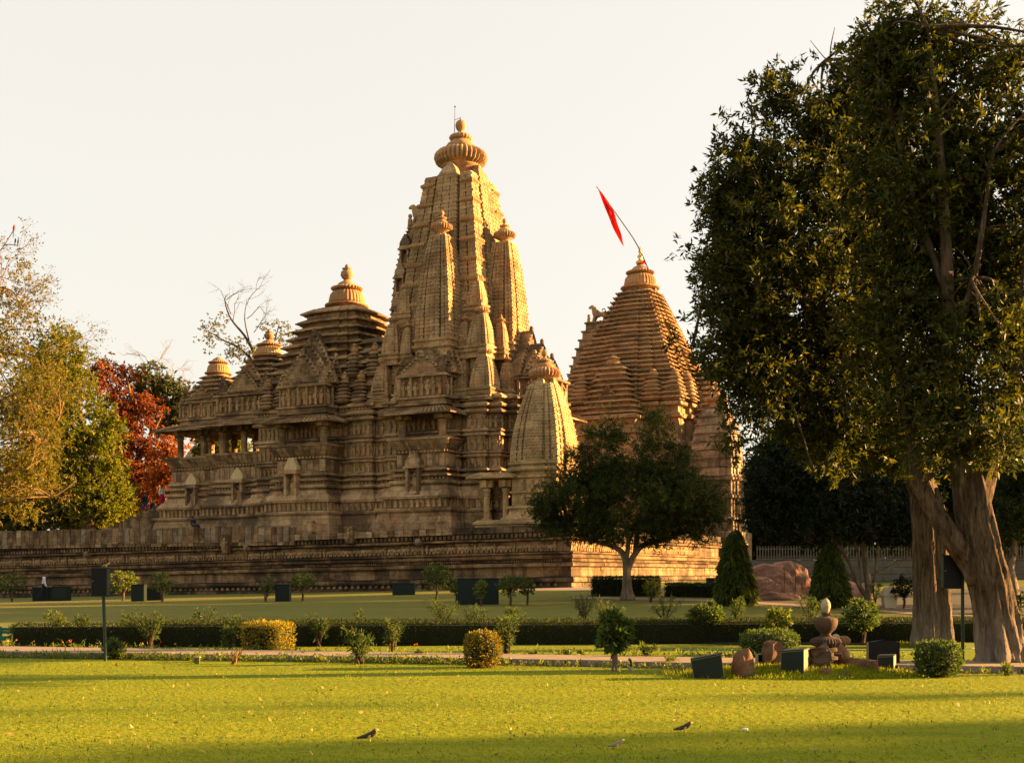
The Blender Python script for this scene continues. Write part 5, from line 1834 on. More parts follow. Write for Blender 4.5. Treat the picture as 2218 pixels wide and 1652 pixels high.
# far trees behind the right half
for k, (u, v, ru, rv, y, lf, lb) in enumerate([
        (1690, 1060, 75, 130, 112, 'lf_dark', 'far dark tree rising behind the wall just right of the grey shrine'),
        (1830, 1010, 120, 150, 120, 'lf_spread', 'far tree behind the wall, above the dark multi-stemmed tree'),
        (2010, 1030, 120, 150, 116, 'lf_dark', 'far dark tree behind the two big trunks'),
        (2190, 1050, 110, 160, 118, 'lf_spread', 'far tree filling the gap at the right edge')]):
    g = W(u, 1240, y); g.z = 1.0
    tree('far_tree', lb, g, [([g, g + Vector((0, 0, 3)), g + Vector((.3, 0, 7))], [.4, .3, .15], dict(n=8))],
         [ell(u, v, ru, rv, y), ell(u - ru * .5, v + rv * .5, ru * .6, rv * .6, y), ell(u + ru * .5, v + rv * .45, ru * .6, rv * .7, y)], 2.6, .6, 10, 8, .42, .18, lf, 'barkdark')

# left-hand trees
def bare_top(starts, Ln, r, depth, mat='twig', nm='bare_branch', grav=0.0, spread=.5, lf=None, lfL=.2, nleaf=2):
    def f(root, base):
        mb = MB()
        tips = []
        for p, d in starts:
            twigs(mb, Vector(p) - base, d, Ln, r, depth, tips, spread, grav)
        mb.build(nm, M[mat], root, False, 'stuff')
        if lf:
            P = np.array([tuple(t) for t in tips])
            P = P[rng.random(len(P)) < .8]
            quads('sparse_leaves', rosettes(P, nleaf, lfL, lfL * .45, None, .12), M[lf], root)
    return f
YY = 62
gY = W(-75, 1240, YY); gY.z = -.1
tree('yellow_tree', 'tall yellow-green tree with bare twiggy top at the left edge', gY,
     [([gY, W(-70, 1100, YY), W(-50, 950, YY), W(-30, 760, YY), W(-10, 620, YY)], [.6, .45, .35, .22, .1], dict(n=12)),
      ([W(-60, 1080, YY), W(20, 1020, YY), W(90, 960, YY), W(130, 900, YY)], [.25, .16, .1, .04], dict(n=7)),
      ([W(-62, 1100, YY), W(30, 1085, YY), W(110, 1075, YY), W(165, 1040, YY)], [.2, .13, .09, .04], dict(n=7))],
     [ell(30, 840, 100, 120, YY, 3), ell(50, 960, 95, 120, YY, 3), ell(10, 1040, 110, 85, YY, 3), ell(100, 860, 50, 80, YY, 1.5, .5), ell(20, 700, 80, 70, YY, 2, .4), ell(10, 610, 75, 70, YY, 2, .22), ell(60, 660, 55, 55, YY, 1.5, .2), ell(80, 740, 50, 40, YY, 1.5, .15)],
     9, .36, 8, 7, .17, .065, 'lf_yellow', 'twig', out=.35,
     extra=bare_top([(W(-15, 690, YY), (.5, 0, 1)), (W(-20, 720, YY), (1, 0, .7)), (W(0, 770, YY), (1, 0, .5)), (W(-12, 640, YY), (.2, .1, 1)), (W(30, 700, YY), (.6, -.2, .8)),
                     (W(20, 1020, YY - 3), (1, -.3, .2)), (W(0, 960, YY - 3), (1, -.3, .35)), (W(-20, 1080, YY - 3), (1, -.3, .15)), (W(40, 900, YY - 2), (1, -.2, .5)), (W(-10, 870, YY - 3), (1, -.2, .3)), (W(90, 800, YY), (.6, 0, .6))],
                    1.45, .035, 4, 'twig', lf='lf_yellow', lfL=.13, nleaf=4), ntwig_to=80)
YG = 124
gG = W(190, 1240, YG); gG.z = 1.0
tree('green_tree', 'bright green round-headed tree behind the terrace, left of the rust-red tree', gG,
     [([gG, W(192, 1140, YG), W(198, 1060, YG), W(180, 950, YG), W(160, 800, YG)], [.8, .65, .5, .35, .12], dict(n=12)),
      ([W(196, 1100, YG), W(225, 1040, YG), W(250, 960, YG)], [.4, .3, .12], dict(n=8))],
     [ell(128, 780, 55, 80, YG, 3), ell(100, 850, 70, 90, YG, 3), ell(165, 920, 72, 125, YG, 4), ell(205, 1020, 66, 100, YG, 3.5), ell(110, 980, 70, 130, YG, 3), ell(245, 1090, 42, 45, YG, 2), ell(235, 950, 30, 70, YG, 2), ell(200, 1100, 60, 45, YG, 2)],
     2.3, .5, 10, 8, .36, .15, 'lf_green', 'barkdark', out=.45, ntwig_to=30)
YR = 133
gR = W(275, 1240, YR); gR.z = 1.0
tree('rust_red_tree', 'rust-red leaved tree just left of the temple entrance', gR,
     [([gR, W(278, 1120, YR), W(280, 1000, YR), W(285, 880, YR), W(270, 800, YR)], [.5, .4, .32, .2, .08], dict(n=10)),
      ([W(280, 1040, YR), W(320, 960, YR), W(350, 900, YR)], [.25, .16, .06], dict(n=7)),
      ([W(262, 1130, YR - 3), W(263, 1000, YR - 3), W(255, 900, YR - 3)], [.25, .2, .06], dict(n=7))],
     [ell(245, 840, 55, 60, YR, 3, .5), ell(290, 930, 62, 80, YR, 3, .7), ell(225, 830, 40, 45, YR, 2, .5), ell(300, 1010, 60, 75, YR, 3, .7), ell(325, 1060, 50, 50, YR, 2.5, .7), ell(320, 890, 35, 50, YR, 2, .5), ell(255, 960, 45, 90, YR, 2, .7)],
     2.6, .55, 10, 8, .38, .16, 'lf_red', 'twig', out=.3, bias=(0, 0, -.3), ntwig_to=60)
gR = W(368, 1240, YR - 4); gR.z = 1.0
tree('rust_red_tree', 'smaller bright orange-red tree right behind the climbing people', gR,
     [([gR, W(368, 1120, YR - 4), W(362, 1040, YR - 4), W(366, 980, YR - 4)], [.3, .25, .18, .06], dict(n=8))],
     [ell(362, 1020, 36, 62, YR - 4, 2), ell(380, 970, 26, 38, YR - 4, 1.5, .7), ell(350, 1060, 30, 30, YR - 4, 1.5), ell(385, 1040, 22, 50, YR - 4, 1.5)],
     3.4, .45, 10, 8, .36, .15, 'lf_orange', 'twig', out=.3, bias=(0, 0, -.3), ntwig_to=20)
YL = 139
for u, v, ru, rv, lb, lf in ((375, 870, 45, 60, 'olive-green tree peeping between the rust-red tree and the entrance roof', 'lf_dull'),
                             (325, 830, 40, 40, 'dull olive tree with bare tips behind the top of the rust-red tree', 'lf_dull'),
                             (262, 1100, 45, 50, 'yellowish low tree behind the foot of the stone stair', 'lf_green'),
                             (480, 960, 60, 60, 'far green tree glimpsed between the pillars of the open hall', 'lf_green')):
    g = W(u, 1240, YL if u != 262 else 127); g.z = 1.0
    y = g.y
    tree('background_tree', lb, g, [([g, W(u, 1100, y), W(u + 3, v, y)], [.4, .3, .1], dict(n=8))],
         [ell(u, v, ru, rv, y), ell(u - 15, v + 40, ru * .8, rv * .8, y)], 2.8, .5, 10, 8, .40, .17, lf, 'barkdark',
         extra=bare_top([(W(u - 5, v - 20, y), (.1, 0, 1)), (W(u + 10, v - 10, y), (.3, 0, 1))], 2.2, .05, 3) if v in (870, 830) else None)
YT = 136
gT = W(560, 1240, YT); gT.z = 1.0
tree('background_tree', 'thin tree with a bare curling branch rising behind the entrance roofs', gT,
     [([gT, W(575, 950, YT), W(556, 790, YT), W(535, 735, YT), W(500, 690, YT), W(487, 650, YT), W(495, 636, YT)], [.5, .35, .22, .14, .10, .06, .02], dict(n=9)),
      ([W(556, 790, YT), W(520, 755, YT), W(480, 735, YT), W(450, 715, YT)], [.16, .12, .08, .03], dict(n=7)),
      ([W(575, 830, YT), W(590, 760, YT), W(605, 700, YT)], [.14, .1, .04], dict(n=7)),
      ([W(540, 740, YT), W(530, 690, YT), W(535, 650, YT)], [.09, .06, .02], dict(n=6))],
     [ell(468, 715, 30, 28, YT, 1.5, .7), ell(440, 740, 16, 14, YT, 1, .6), ell(520, 765, 35, 22, YT, 2, .9), ell(505, 735, 30, 18, YT, 1.5, .5), ell(600, 720, 30, 22, YT, 1.5, .7), ell(630, 735, 22, 22, YT, 1.5, .8), ell(575, 760, 30, 20, YT, 1.5, .6)],
     3.0, .55, 7, 5, .27, .15, 'lf_yellow', 'barkdark', out=.3, bias=(0, 0, -.2),
     extra=bare_top([(W(505, 695, YT), (.2, 0, 1)), (W(535, 660, YT), (.3, 0, 1)), (W(535, 690, YT), (.8, 0, .7)), (W(500, 680, YT), (-.3, 0, 1)), (W(550, 720, YT), (.6, 0, 1)), (W(490, 650, YT), (.5, 0, .8))], 2.0, .05, 3, 'barkdark'))

# trees beyond the right edge of the view; their long shadows stripe the lawn
for k, (x, y, h, r, lb) in enumerate(((60, 18.7, 20, 3.3, 'round leafy tree on the near lawn beyond the right edge'), (55, 24.3, 18, .45, 'slender leafy tree on the near lawn beyond the right edge'),
                                      (40, 54, 16, 5.0, 'tall broad tree on the far lawn beyond the right edge, nearest of three'), (43, 64, 17, 5.0, 'tall broad tree on the far lawn beyond the right edge, middle of three'),
                                      (47, 74, 16, 4.6, 'tall broad tree on the far lawn beyond the right edge, farthest of three'), (31, 45, 9, 3.5, 'leafy tree beyond the dark trees at the right edge'))):
    g = Vector((x, y, float(ground_z(x, y))))
    c = g + Vector((0, 0, h * .64))
    tree('shade_tree', lb, g, [([g, g + Vector((0, 0, h * .3)), c], [.22, .18, .08], dict(n=8))],
         [(c, (r, r, h * .36)), (c + Vector((r * .4, 0, -.6)), (r * .7, r * .7, h * .25))], 3.5, min(.4, r * .3), 10, 8, .32 if r > 1 else .14, .13 if r > 1 else .06, 'lf_dark', 'barkdark')

# far wood beyond the monument, one mass
P, O = crown_points([ell(u, 1085 + 12 * math.sin(u * .05), 60, 75 + 14 * math.sin(u * .031), 170) for u in range(-140, 420, 45)] +
                    [ell(u, 1125 + 10 * math.sin(u * .05), 70, 110 + 12 * math.sin(u * .02), 175) for u in range(1560, 2420, 50)], .9, .8, 9)
quads('far_wood', rosettes(P, 7, .75, .34, O * .5, .1), M['lf_dull'], None, 'stuff')

# ------------------------------------------------------------------ shrubs
def shrub(label, u, v, vt, hw, style='fan', leaf='lf_shrub', dens=1.0, L=None, name='shrub', stems=None, y=None, twigmat='barkdark', group=None):
    g = G(u, v) if y is None else Vector(((u - U0) / F * y, y, float(ground_z((u - U0) / F * y, y))))
    k = g.y / F
    vb = VH - (g.z - EYE) / k
    H, R = (vb - vt) * k, hw * k
    root = thing(name, label, 'shrub', g, 0, group)
    mb = MB()
    P, O = [], []
    L = L or max(.09, 5.2 * k)
    if style == 'fan':
        ns = stems or 9
        for i in range(ns):
            a = random.random() * 2 * PI
            rr = R * random.uniform(.15, .95)
            hh = H * random.uniform(.62, 1.0)
            tip = Vector((rr * math.cos(a), rr * .8 * math.sin(a), hh))
            mid = Vector((tip.x * .42, tip.y * .42, hh * .5))
            pl = polyline([(random.gauss(0, .03), random.gauss(0, .03), 0), mid, tip], 4)
            mb.tube(pl, list(np.linspace(.012 + .006 * H, .006, len(pl))), 5, False)
            m = int(9 * dens)
            for q in range(m):
                t = 1 - .55 * random.random() ** 1.5
                p = pl[min(len(pl) - 1, int(t * (len(pl) - 1)))] + Vector(rng.normal(size=3)) * R * .10
                P.append(tuple(p)); O.append(tuple((p - Vector((0, 0, hh * .5))).normalized()))
        per, W_ = 7, .15
    elif style == 'treelet':
        mb.tube(polyline([(0, 0, 0), (R * .05, 0, H * .25), (0, 0, H * .5)], 4), [.03 + .02 * H] * 5 + [.02 + .012 * H] * 4, 7)
        n = int(70 * dens)
        cc, dd = in_ellipsoid(n, (0, 0, H * .66), (R * .92, R * .85, H * .33), .25)
        for p, d in zip(cc, dd):
            if random.random() < .2:
                mb.tube([(0, 0, H * .42), tuple(Vector(p) * .5 + Vector((0, 0, H * .25))), tuple(p)], [.02, .012, .006], 4, False)
            for _ in range(2):
                P.append(tuple(p + rng.normal(size=3) * R * .08)); O.append(tuple(d))
        per, W_ = 7, .30
    elif style == 'bare':
        for i in range(stems or 7):
            a = random.random() * 2 * PI
            tip = Vector((R * math.cos(a) * random.uniform(.3, 1), R * .6 * math.sin(a), H * random.uniform(.6, 1)))
            pl = polyline([(random.gauss(0, .04), random.gauss(0, .03), 0), tip * .5 + Vector((random.gauss(0, .02), 0, 0)), tip], 4)
            mb.tube(pl, list(np.linspace(.016, .007, len(pl))), 5, False)
        per = 0
    mb.build('stems', M[twigmat], root)
    if per:
        quads('leaves', rosettes(P, per, L, L * W_ * 1.3, np.array(O) * .6, .02, (0, 0, .25)), M[leaf], root)
    return root

# row along the platform
shrub('thin leafy shrub at the left edge near the platform foot', 25, 1303, 1240, 35, 'treelet', dens=.8)
shrub('yellow-green bushy shrub just right of the left sign board', 266, 1302, 1236, 36, 'treelet', 'lf_bed', dens=1.5)
shrub('small slender-stemmed garden tree between the left sign and the temple corner boxes', 351, 1303, 1238, 32, 'treelet', dens=.9)
shrub('bushy shrub touching the small dark box left of centre', 575, 1303, 1250, 24, 'fan', dens=1.2)
shrub('slender garden tree just right of the small dark box left of centre', 655, 1302, 1236, 27, 'treelet', dens=.9)
shrub('round-headed garden tree left of the large dark box', 945, 1300, 1222, 38, 'treelet', dens=1.6)
shrub('small sapling touching the left side of the large dark box', 988, 1306, 1254, 14, 'treelet', 'lf_bed', dens=.6)
shrub('little bright round-headed sapling in front of the large dark box', 1041, 1312, 1256, 15, 'treelet', 'lf_bed', dens=.8)
shrub('broad-headed garden tree right of the large dark box', 1105, 1312, 1243, 34, 'treelet', dens=1.3)
shrub('thin sapling at the start of the pale platform path', 1142, 1310, 1250, 20, 'treelet', dens=.7)
shrub('yellowish bush beside the pale trunk of the spreading tree', 1410, 1304, 1252, 26, 'fan', 'lf_bed', dens=1.3, stems=12)
# behind the long hedge
shrub('leafy oleander shrub behind the left end of the long hedge, left of its paler twin', 120, 0, 1322, 26, 'fan', y=30.5, stems=10, leaf='lf_bed')
shrub('paler oleander shrub behind the long hedge, left of the sign post', 178, 0, 1330, 28, 'fan', y=30.2, stems=9)
shrub('small oleander shrub just right of the left sign post, behind the long hedge', 285, 0, 1322, 34, 'fan', y=30.4)
shrub('wide oleander clump behind the long hedge, left of the golden hedge block', 440, 0, 1320, 34, 'fan', y=30.6, stems=12)
shrub('low oleander shrub directly behind the golden hedge block', 505, 0, 1330, 30, 'fan', y=30.4)
shrub('single thin shoot behind the long hedge right of the golden block', 620, 0, 1338, 14, 'fan', y=30.4, stems=4)
shrub('sparse shrub on the far lawn below the round-headed garden tree', 962, 0, 1290, 46, 'fan', y=36, dens=1.1, stems=12)
shrub('tall thin shoots behind the long hedge left of the bronze bush', 780, 0, 1318, 20, 'fan', y=31, stems=5)
shrub('feathery shrub behind the hedge above the bronze bush', 1028, 0, 1310, 34, 'fan', y=30.6, stems=10)
shrub('pale sparse shrub on the far lawn right of the bronze bush', 1115, 0, 1310, 30, 'fan', y=35)
shrub('airy shrub on the far lawn left of the spreading tree trunk', 1265, 0, 1284, 38, 'fan', y=40, stems=11)
shrub('leafy shrub behind the hedge above the small trunked tree', 1322, 0, 1292, 42, 'fan', y=33, stems=11)
shrub('low shrubs right of the spreading tree trunk on the far lawn', 1440, 0, 1292, 36, 'fan', y=38, stems=10)
shrub('leafy shrub below the first conical tree, behind the hedge', 1598, 0, 1290, 40, 'fan', y=36, stems=12)
shrub('green leafy shrub rising behind the drum-shaped clipped bush', 1684, 1400, 1316, 32, 'treelet', 'lf_bed', dens=1.3)
shrub('dim shrub behind the urn, below the pink rock', 1755, 0, 1284, 48, 'fan', y=37, stems=12)
shrub('leafy shrub at the foot of the multi-stemmed tree', 1855, 0, 1296, 40, 'fan', y=36, stems=10)
shrub('dark leafy bush beside the litter bin', 1958, 1318, 1248, 30, 'treelet', 'lf_dark', dens=1.6)
shrub('spiky pale shrub left of the litter bin', 1895, 1312, 1255, 22, 'fan', 'lf_shrub', stems=10)
# in front of the hedge and by the path
shrub('tall oleander with many stems in front of the hedge near the left sign', 325, 1404, 1318, 40, 'fan', dens=1.1, stems=13)
shrub('pale oleander at the hedge foot left of the sign post', 275, 1400, 1352, 22, 'fan', dens=.7, stems=6)
shrub('oleander with bare lower stems against the hedge, right of the golden block', 690, 1400, 1326, 36, 'fan', dens=1.0, stems=11)
shrub('wide oleander growing at the path edge left of centre', 776, 1438, 1352, 38, 'fan', dens=1.0, stems=12)
shrub('leafy shrub with reddish-brown stems left of the bronze bush', 850, 1418, 1340, 26, 'fan', dens=1.0, stems=8, twigmat='redtwig')
shrub('bare orange-brown stems standing before the golden hedge block', 506, 1438, 1402, 22, 'bare', stems=8, twigmat='redtwig')
shrub('grey-green oleander against the hedge left of the bare stems', 498, 1408, 1352, 28, 'fan', dens=.8, stems=7)
shrub('multi-stemmed oleander just right of the bronze bush', 1096, 1424, 1330, 38, 'fan', dens=1.0, stems=12)
shrub('thin sapling against the hedge, right of the bronze bush', 1184, 1394, 1350, 14, 'treelet', dens=.5)
shrub('glossy little tree with a pale trunk standing beside the bent tap pipe', 1330, 1454, 1326, 38, 'treelet', 'lf_shrub', dens=2.2, L=.11, twigmat='barkpale')
shrub('small dry shrub in the grass right of the bent tap pipe', 1402, 1430, 1394, 20, 'fan', dens=.7, stems=7)
shrub('round-headed garden tree in front of the hedge, left of the drum-shaped bush', 1534, 1392, 1306, 42, 'treelet', dens=1.5, L=.11)
shrub('round-headed garden tree in front of the hedge, right of the urn', 1870, 1394, 1300, 42, 'treelet', dens=1.3, L=.11)
for u, v, t, w, lb in ((908, 1424, 1408, 14, 'tiny weed tuft at the far side of the path left of the bronze bush'), (1155, 1425, 1410, 12, 'tiny weed tuft in the grass right of the bronze bush'),
                       (1232, 1424, 1404, 14, 'greyish weed with thin stalks in the grass strip'), (1258, 1423, 1408, 8, 'single dark weed shoot in the grass strip'), (430, 1434, 1418, 24, 'leafy weed clump beside the little green marker'),
                       (2180, 1462, 1440, 18, 'weedy plant at the kerb by the leaning trunk'), (1452, 1442, 1420, 14, 'low flowering weed left of the tilted dark box')):
    shrub(lb, u, v, t, w, 'fan', 'lf_bed', .6, .07, 'weed', 6)

# grass and litter round the feet of the big trunks
for g0, r0 in ((gA, .5), (gB, .55)):
    n = 260
    an = rng.random(n) * 2 * PI
    rr = r0 * (.95 + .5 * rng.random(n))
    P = np.stack([g0.x + np.cos(an) * rr, g0.y + np.sin(an) * rr, np.full(n, .0)], -1)
    quads('root_grass', rosettes(P, 6, .07, .016, None, .03, (0, 0, .9), .5), M['blade'], None, 'stuff')
# ------------------------------------------------------------------ sign boards
def sign(label, u, v, vt, bx0, bx1, by0, by1, pole_u_top, right=False):
    g = G(u, v)
    k = g.y / F
    root = thing('sign_board', label, 'sign', g)
    dx = (pole_u_top - u) * k
    H = (v - vt) * k
    mb = MB(); mb.tube([(0, 0, -.05), (dx * .5, 0, H * .5), (dx, 0, H)], [.030, .030, .030], 10)
    mb.build('pole', M['greenmetal'], root)
    cx, cz = ((bx0 + bx1) / 2 - u) * k, (v - (by0 + by1) / 2) * k
    w, h = (bx1 - bx0) * k, (by1 - by0) * k
    mb = MB(); mb.box(cx, -.05, cz, w, .05, h); mb.build('board', M['black'], root)
    fr = MB()
    for s in (-1, 1):
        fr.box(cx + s * (w / 2 + .008), -.02, cz, .014, .13, h + .03)
        fr.box(cx, -.02, cz + s * (h / 2 + .008), w + .03, .13, .014)
    fr.build('board_frame', M['greenmetal'], root)
    bo = MB(); bo.ball((cx - w * .42, -.085, cz + .02), .012, 6, 4); bo.build('bolt', M['metalpale'], root)
    if right:
        bo = MB(); bo.box(dx * .5 + cx * .4, 0, cz + h * .35, abs(cx), .04, .03); bo.build('bracket', M['greenmetal'], root)
    return g, k
gs, ks = sign('black notice board seen from behind on a slim green post, bird on its top edge', 229, 1431, 1229, 202, 234, 1231, 1290, 222)
sign('black notice board seen from behind on a green post between the two big trunks', 2085, 1440, 1191, 2041, 2081, 1203, 1273, 2085, True)
def bird(label, p, s, mats=('bird', 'beak'), facing=1, tail=1.0, upright=False):
    root = thing('bird', label, 'bird', p, 0)
    f = facing
    if upright:
        J = [(0, 0, .45), (.02 * f, 0, .7), (.05 * f, 0, .95), (.16 * f, 0, .98), (-.05 * f, 0, .15), (-.1 * f, 0, -.5 * tail)]
        R = [.16, .15, .12, .04, .09, .04]
        B = [(0, 1, 0), (1, 2, 0), (2, 3, 0), (0, 4, 0), (4, 5, 0)]
    else:
        J = [(0, 0, .35), (.25 * f, 0, .5), (.38 * f, 0, .68), (.56 * f, 0, .64), (-.35 * f, 0, .28), (-.75 * f * tail, 0, .2), (.02, -.06, .12), (.05, -.06, 0), (.02, .06, .12), (.05, .06, 0)]
        R = [.2, .17, .12, .035, .12, .05, .03, .03, .03, .03]
        B = [(0, 1, 0), (1, 2, 0), (2, 3, 1), (0, 4, 0), (4, 5, 0), (0, 6, 1), (6, 7, 1), (0, 8, 1), (8, 9, 1)]
    skin('body', [(a * s, b * s, c * s) for a, b, c in J], B, [r * s for r in R], [M[mats[0]], M[mats[1]]], root, 1)
bird('small pale bird perched on top of the left notice board', gs + Vector((2 * ks, -.02, 202.0 * ks)), .12, ('palebird', 'beak'), 1)
bird('dark myna bird with a yellow bill on the near lawn, left of centre', G(800, 1606), .17)
bird('dark bird with a long tail on the near lawn, right of centre', G(1483, 1586), .16)
bird('pale brown bird resting on the near lawn close to the bottom edge', G(1337, 1622), .13, ('palebird', 'beak'))
mb = MB(); mb.ball((0, 0, .015), .03, 7, 5, (1.2, .8, .6))
o = mb.build('litter_scrap', M['whitewash']); o.location = G(1614, 1582)
tag(o, 'tiny white scrap of litter on the shaded lawn at the right', 'litter')
for u, v, lb, m in ((30, 497, 'rust-red long-tailed bird perched on the topmost bare twig at the left', 'rust'), (33, 522, 'small dark bird perched below the red bird, on the left', 'bird'), (39, 524, 'small dark bird perched below the red bird, beside its darker mate', 'bird')):
    bird(lb, W(u, v + 6, YY), .38 if m == 'rust' else .28, (m, 'beak'), 1, 1.6 if m == 'rust' else 1.0, True)
mb = MB()
mb.tube([W(-12, 560, YY), W(10, 530, YY), W(28, 501, YY), W(33, 491, YY)], [.035, .03, .02, .01], 4)
mb.tube([W(10, 530, YY), W(30, 530, YY), W(44, 532, YY)], [.03, .02, .01], 4)
yt = bpy.data.objects['yellow_tree']
o = mb.build('perch_twig', M['twig'], yt); o.matrix_parent_inverse = Matrix.Translation(-yt.location)

# ------------------------------------------------------------------ light boxes and cabinets
def cab(label, u0, u1, v0, v1, depth=.5, rot=0.0, mat='greenbox', name='light_box', lid=True):
    g = G((u0 + u1) / 2, v1)
    k = g.y / F
    w, h = (u1 - u0) * k, (v1 - v0) * k
    root = thing(name, label, 'light box', g, rot)
    mb = MB(); mb.box(0, depth / 2, h / 2 - .02, w, depth, h); mb.build('housing', M[mat], root)
    if lid:
        mb = MB(); mb.box(0, depth / 2, h + .004, w + .05, depth + .05, .05); mb.build('lid', M['greenbox'] if w < 2 else M['boxside'], root)
    mb = MB(); mb.box(0, -.012, h * .5, w * .9, .02, h * .84); mb.build('front_panel', M['greenbox'], root)
    for s in (-1, 1):
        mb = MB(); mb.box(s * w * .4, depth / 2, -.02, .06, depth * .8, .08); mb.build('foot', M['kerb'], root)
    return root
cab('dark low cabinet behind the walking man, half hidden by a shrub', 70, 112, 1272, 1301)
cab('dark green cabinet just right of the walking man', 113, 148, 1270, 1301)
cab('small blue-grey box on a stub, right of the walking man', 146, 160, 1270, 1290, .3, 0, 'greenbox')
cab('dark upright box between the yellow-green shrub and the slender tree', 284, 312, 1266, 1302)
cab('long dark green box partly behind the slender tree', 312, 350, 1274, 1300)
cab('dark green box between two shrubs left of centre', 596, 627, 1266, 1302)
cab('low dark box against the platform foot, left of the large dark box', 850, 898, 1263, 1288)
cab('largest dark box on the far lawn, behind the little bright sapling', 991, 1080, 1253, 1309, 1.0)
cab('small black box in front of the sunlit platform wall', 1462, 1478, 1262, 1278)
cab('black box in front of the sunlit wall, near the first conical tree', 1532, 1548, 1252, 1278)
g = G(213 - 58, 1301); mb = MB()
g = G(86, 1301)
root = thing('pale_post', 'short pale green post beside the walking man', 'post', g)
mb = MB(); mb.box(0, 0, .45, .16, .12, .9); mb.build('post', M['egg'], root)
mb = MB(); mb.box(0, 0, .93, .2, .16, .06); mb.build('post_cap', M['egg'], root)

# rock garden ----------------------------------------------------------
YG2 = 19.2
mnd = MB()
c0 = G(1730, 1466)
rings = []
for i in range(7):
    t = i / 6
    ring = []
    for j in range(48):
        a = 2 * PI * j / 48
        rr = (1 - t) ** .8 + .02
        ring.append((c0.x + math.cos(a) * 1.95 * rr * (1 + .06 * math.sin(3 * a)), c0.y + .35 + math.sin(a) * .75 * rr, -.02 + .15 * (1 - (1 - t) ** 1.6) + .012 * math.sin(5 * a + i)))
    rings.append(ring)
mnd.loft(rings)
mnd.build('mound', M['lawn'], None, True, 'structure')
def mz(x, y):
    q = math.hypot((x - c0.x) / 1.95, (y - c0.y - .35) / .75)
    return max(0.0, .12 * (1 - q ** 2)) if q < 1 else 0.0
def gp2(u, v, lift=0.0):
    p = G(u, v)
    p.z = mz(p.x, p.y) * .5 + lift
    return p
n = 5000
an, rr = rng.random(n) * 2 * PI, np.sqrt(rng.random(n)) * 1.08
mx, my = c0.x + np.cos(an) * rr * 1.95, c0.y + .33 + np.sin(an) * rr * .78
mzv = np.maximum(0, .125 * (1 - np.clip(np.hypot((mx - c0.x) / 1.95, (my - c0.y - .35) / .75), 0, 1) ** 2))
d = unit(np.stack([rng.normal(size=n) * .5, rng.normal(size=n) * .5, np.ones(n)], -1))
quads('mound_grass', leaf_quads(np.stack([mx, my, mzv], -1), d, .04 + .07 * rng.random(n), np.full(n, .012)), M['blade'], None, 'stuff')

def lamp_box(label, u, v, w, h, dep, rot, slope=0.0, pitch=0.0):
    p = gp2(u, v)
    k = p.y / F
    root = thing('light_box', label, 'light box', p, rot)
    W_, H_ = w * k, h * k
    mb = MB()
    a, b = H_, H_ * (1 + slope)
    v8 = [(-W_ / 2, 0, 0), (W_ / 2, 0, 0), (W_ / 2, dep, 0), (-W_ / 2, dep, 0), (-W_ / 2 + pitch, 0, a), (W_ / 2 + pitch, 0, b), (W_ / 2 + pitch, dep, b), (-W_ / 2 + pitch, dep, a)]
    mb.add(v8, [(0, 3, 2, 1), (4, 5, 6, 7), (1, 2, 6, 5), (2, 3, 7, 6), (3, 0, 4, 7), (0, 1, 5, 4)])
    mb.build('housing', M['boxside'], root)
    mb = MB()
    mb.add([(-W_ / 2 + .01, -.006, .01), (W_ / 2 - .01, -.006, .01), (W_ / 2 - .01 + pitch, -.006, b - .012), (-W_ / 2 + .01 + pitch, -.006, a - .012),
            (-W_ / 2 + .01, .01, .01), (W_ / 2 - .01, .01, .01), (W_ / 2 - .01 + pitch, .01, b - .012), (-W_ / 2 + .01 + pitch, .01, a - .012)],
           [(0, 1, 2, 3), (7, 6, 5, 4), (0, 4, 5, 1), (1, 5, 6, 2), (2, 6, 7, 3), (3, 7, 4, 0)])
    mb.build('front_panel', M['greenbox'], root)
    mb = MB()
    mb.add([(-W_ / 2 + pitch, -.01, a + .003), (W_ / 2 + pitch, -.01, b + .003), (W_ / 2 + pitch, dep, b + .003), (-W_ / 2 + pitch, dep, a + .003),
            (-W_ / 2 + pitch, -.01, a + .018), (W_ / 2 + pitch, -.01, b + .018), (W_ / 2 + pitch, dep, b + .018), (-W_ / 2 + pitch, dep, a + .018)],
           [(3, 2, 1, 0), (4, 5, 6, 7), (0, 1, 5, 4), (1, 2, 6, 5), (2, 3, 7, 6), (3, 0, 4, 7)])
    mb.build('lid', M['greenbox'], root)
lamp_box('tilted dark green light box at the left end of the stone group', 1536, 1470, 66, 40, .28, -.15, .33, -.05)
lamp_box('square dark green light box in the middle of the stone group, before the broken block', 1716, 1467, 50, 50, .5, -.42, .10, 0)
lamp_box('small dark green light box right of the leaning stone beam', 1918, 1455, 34, 33, .34, -.42, .05, 0)

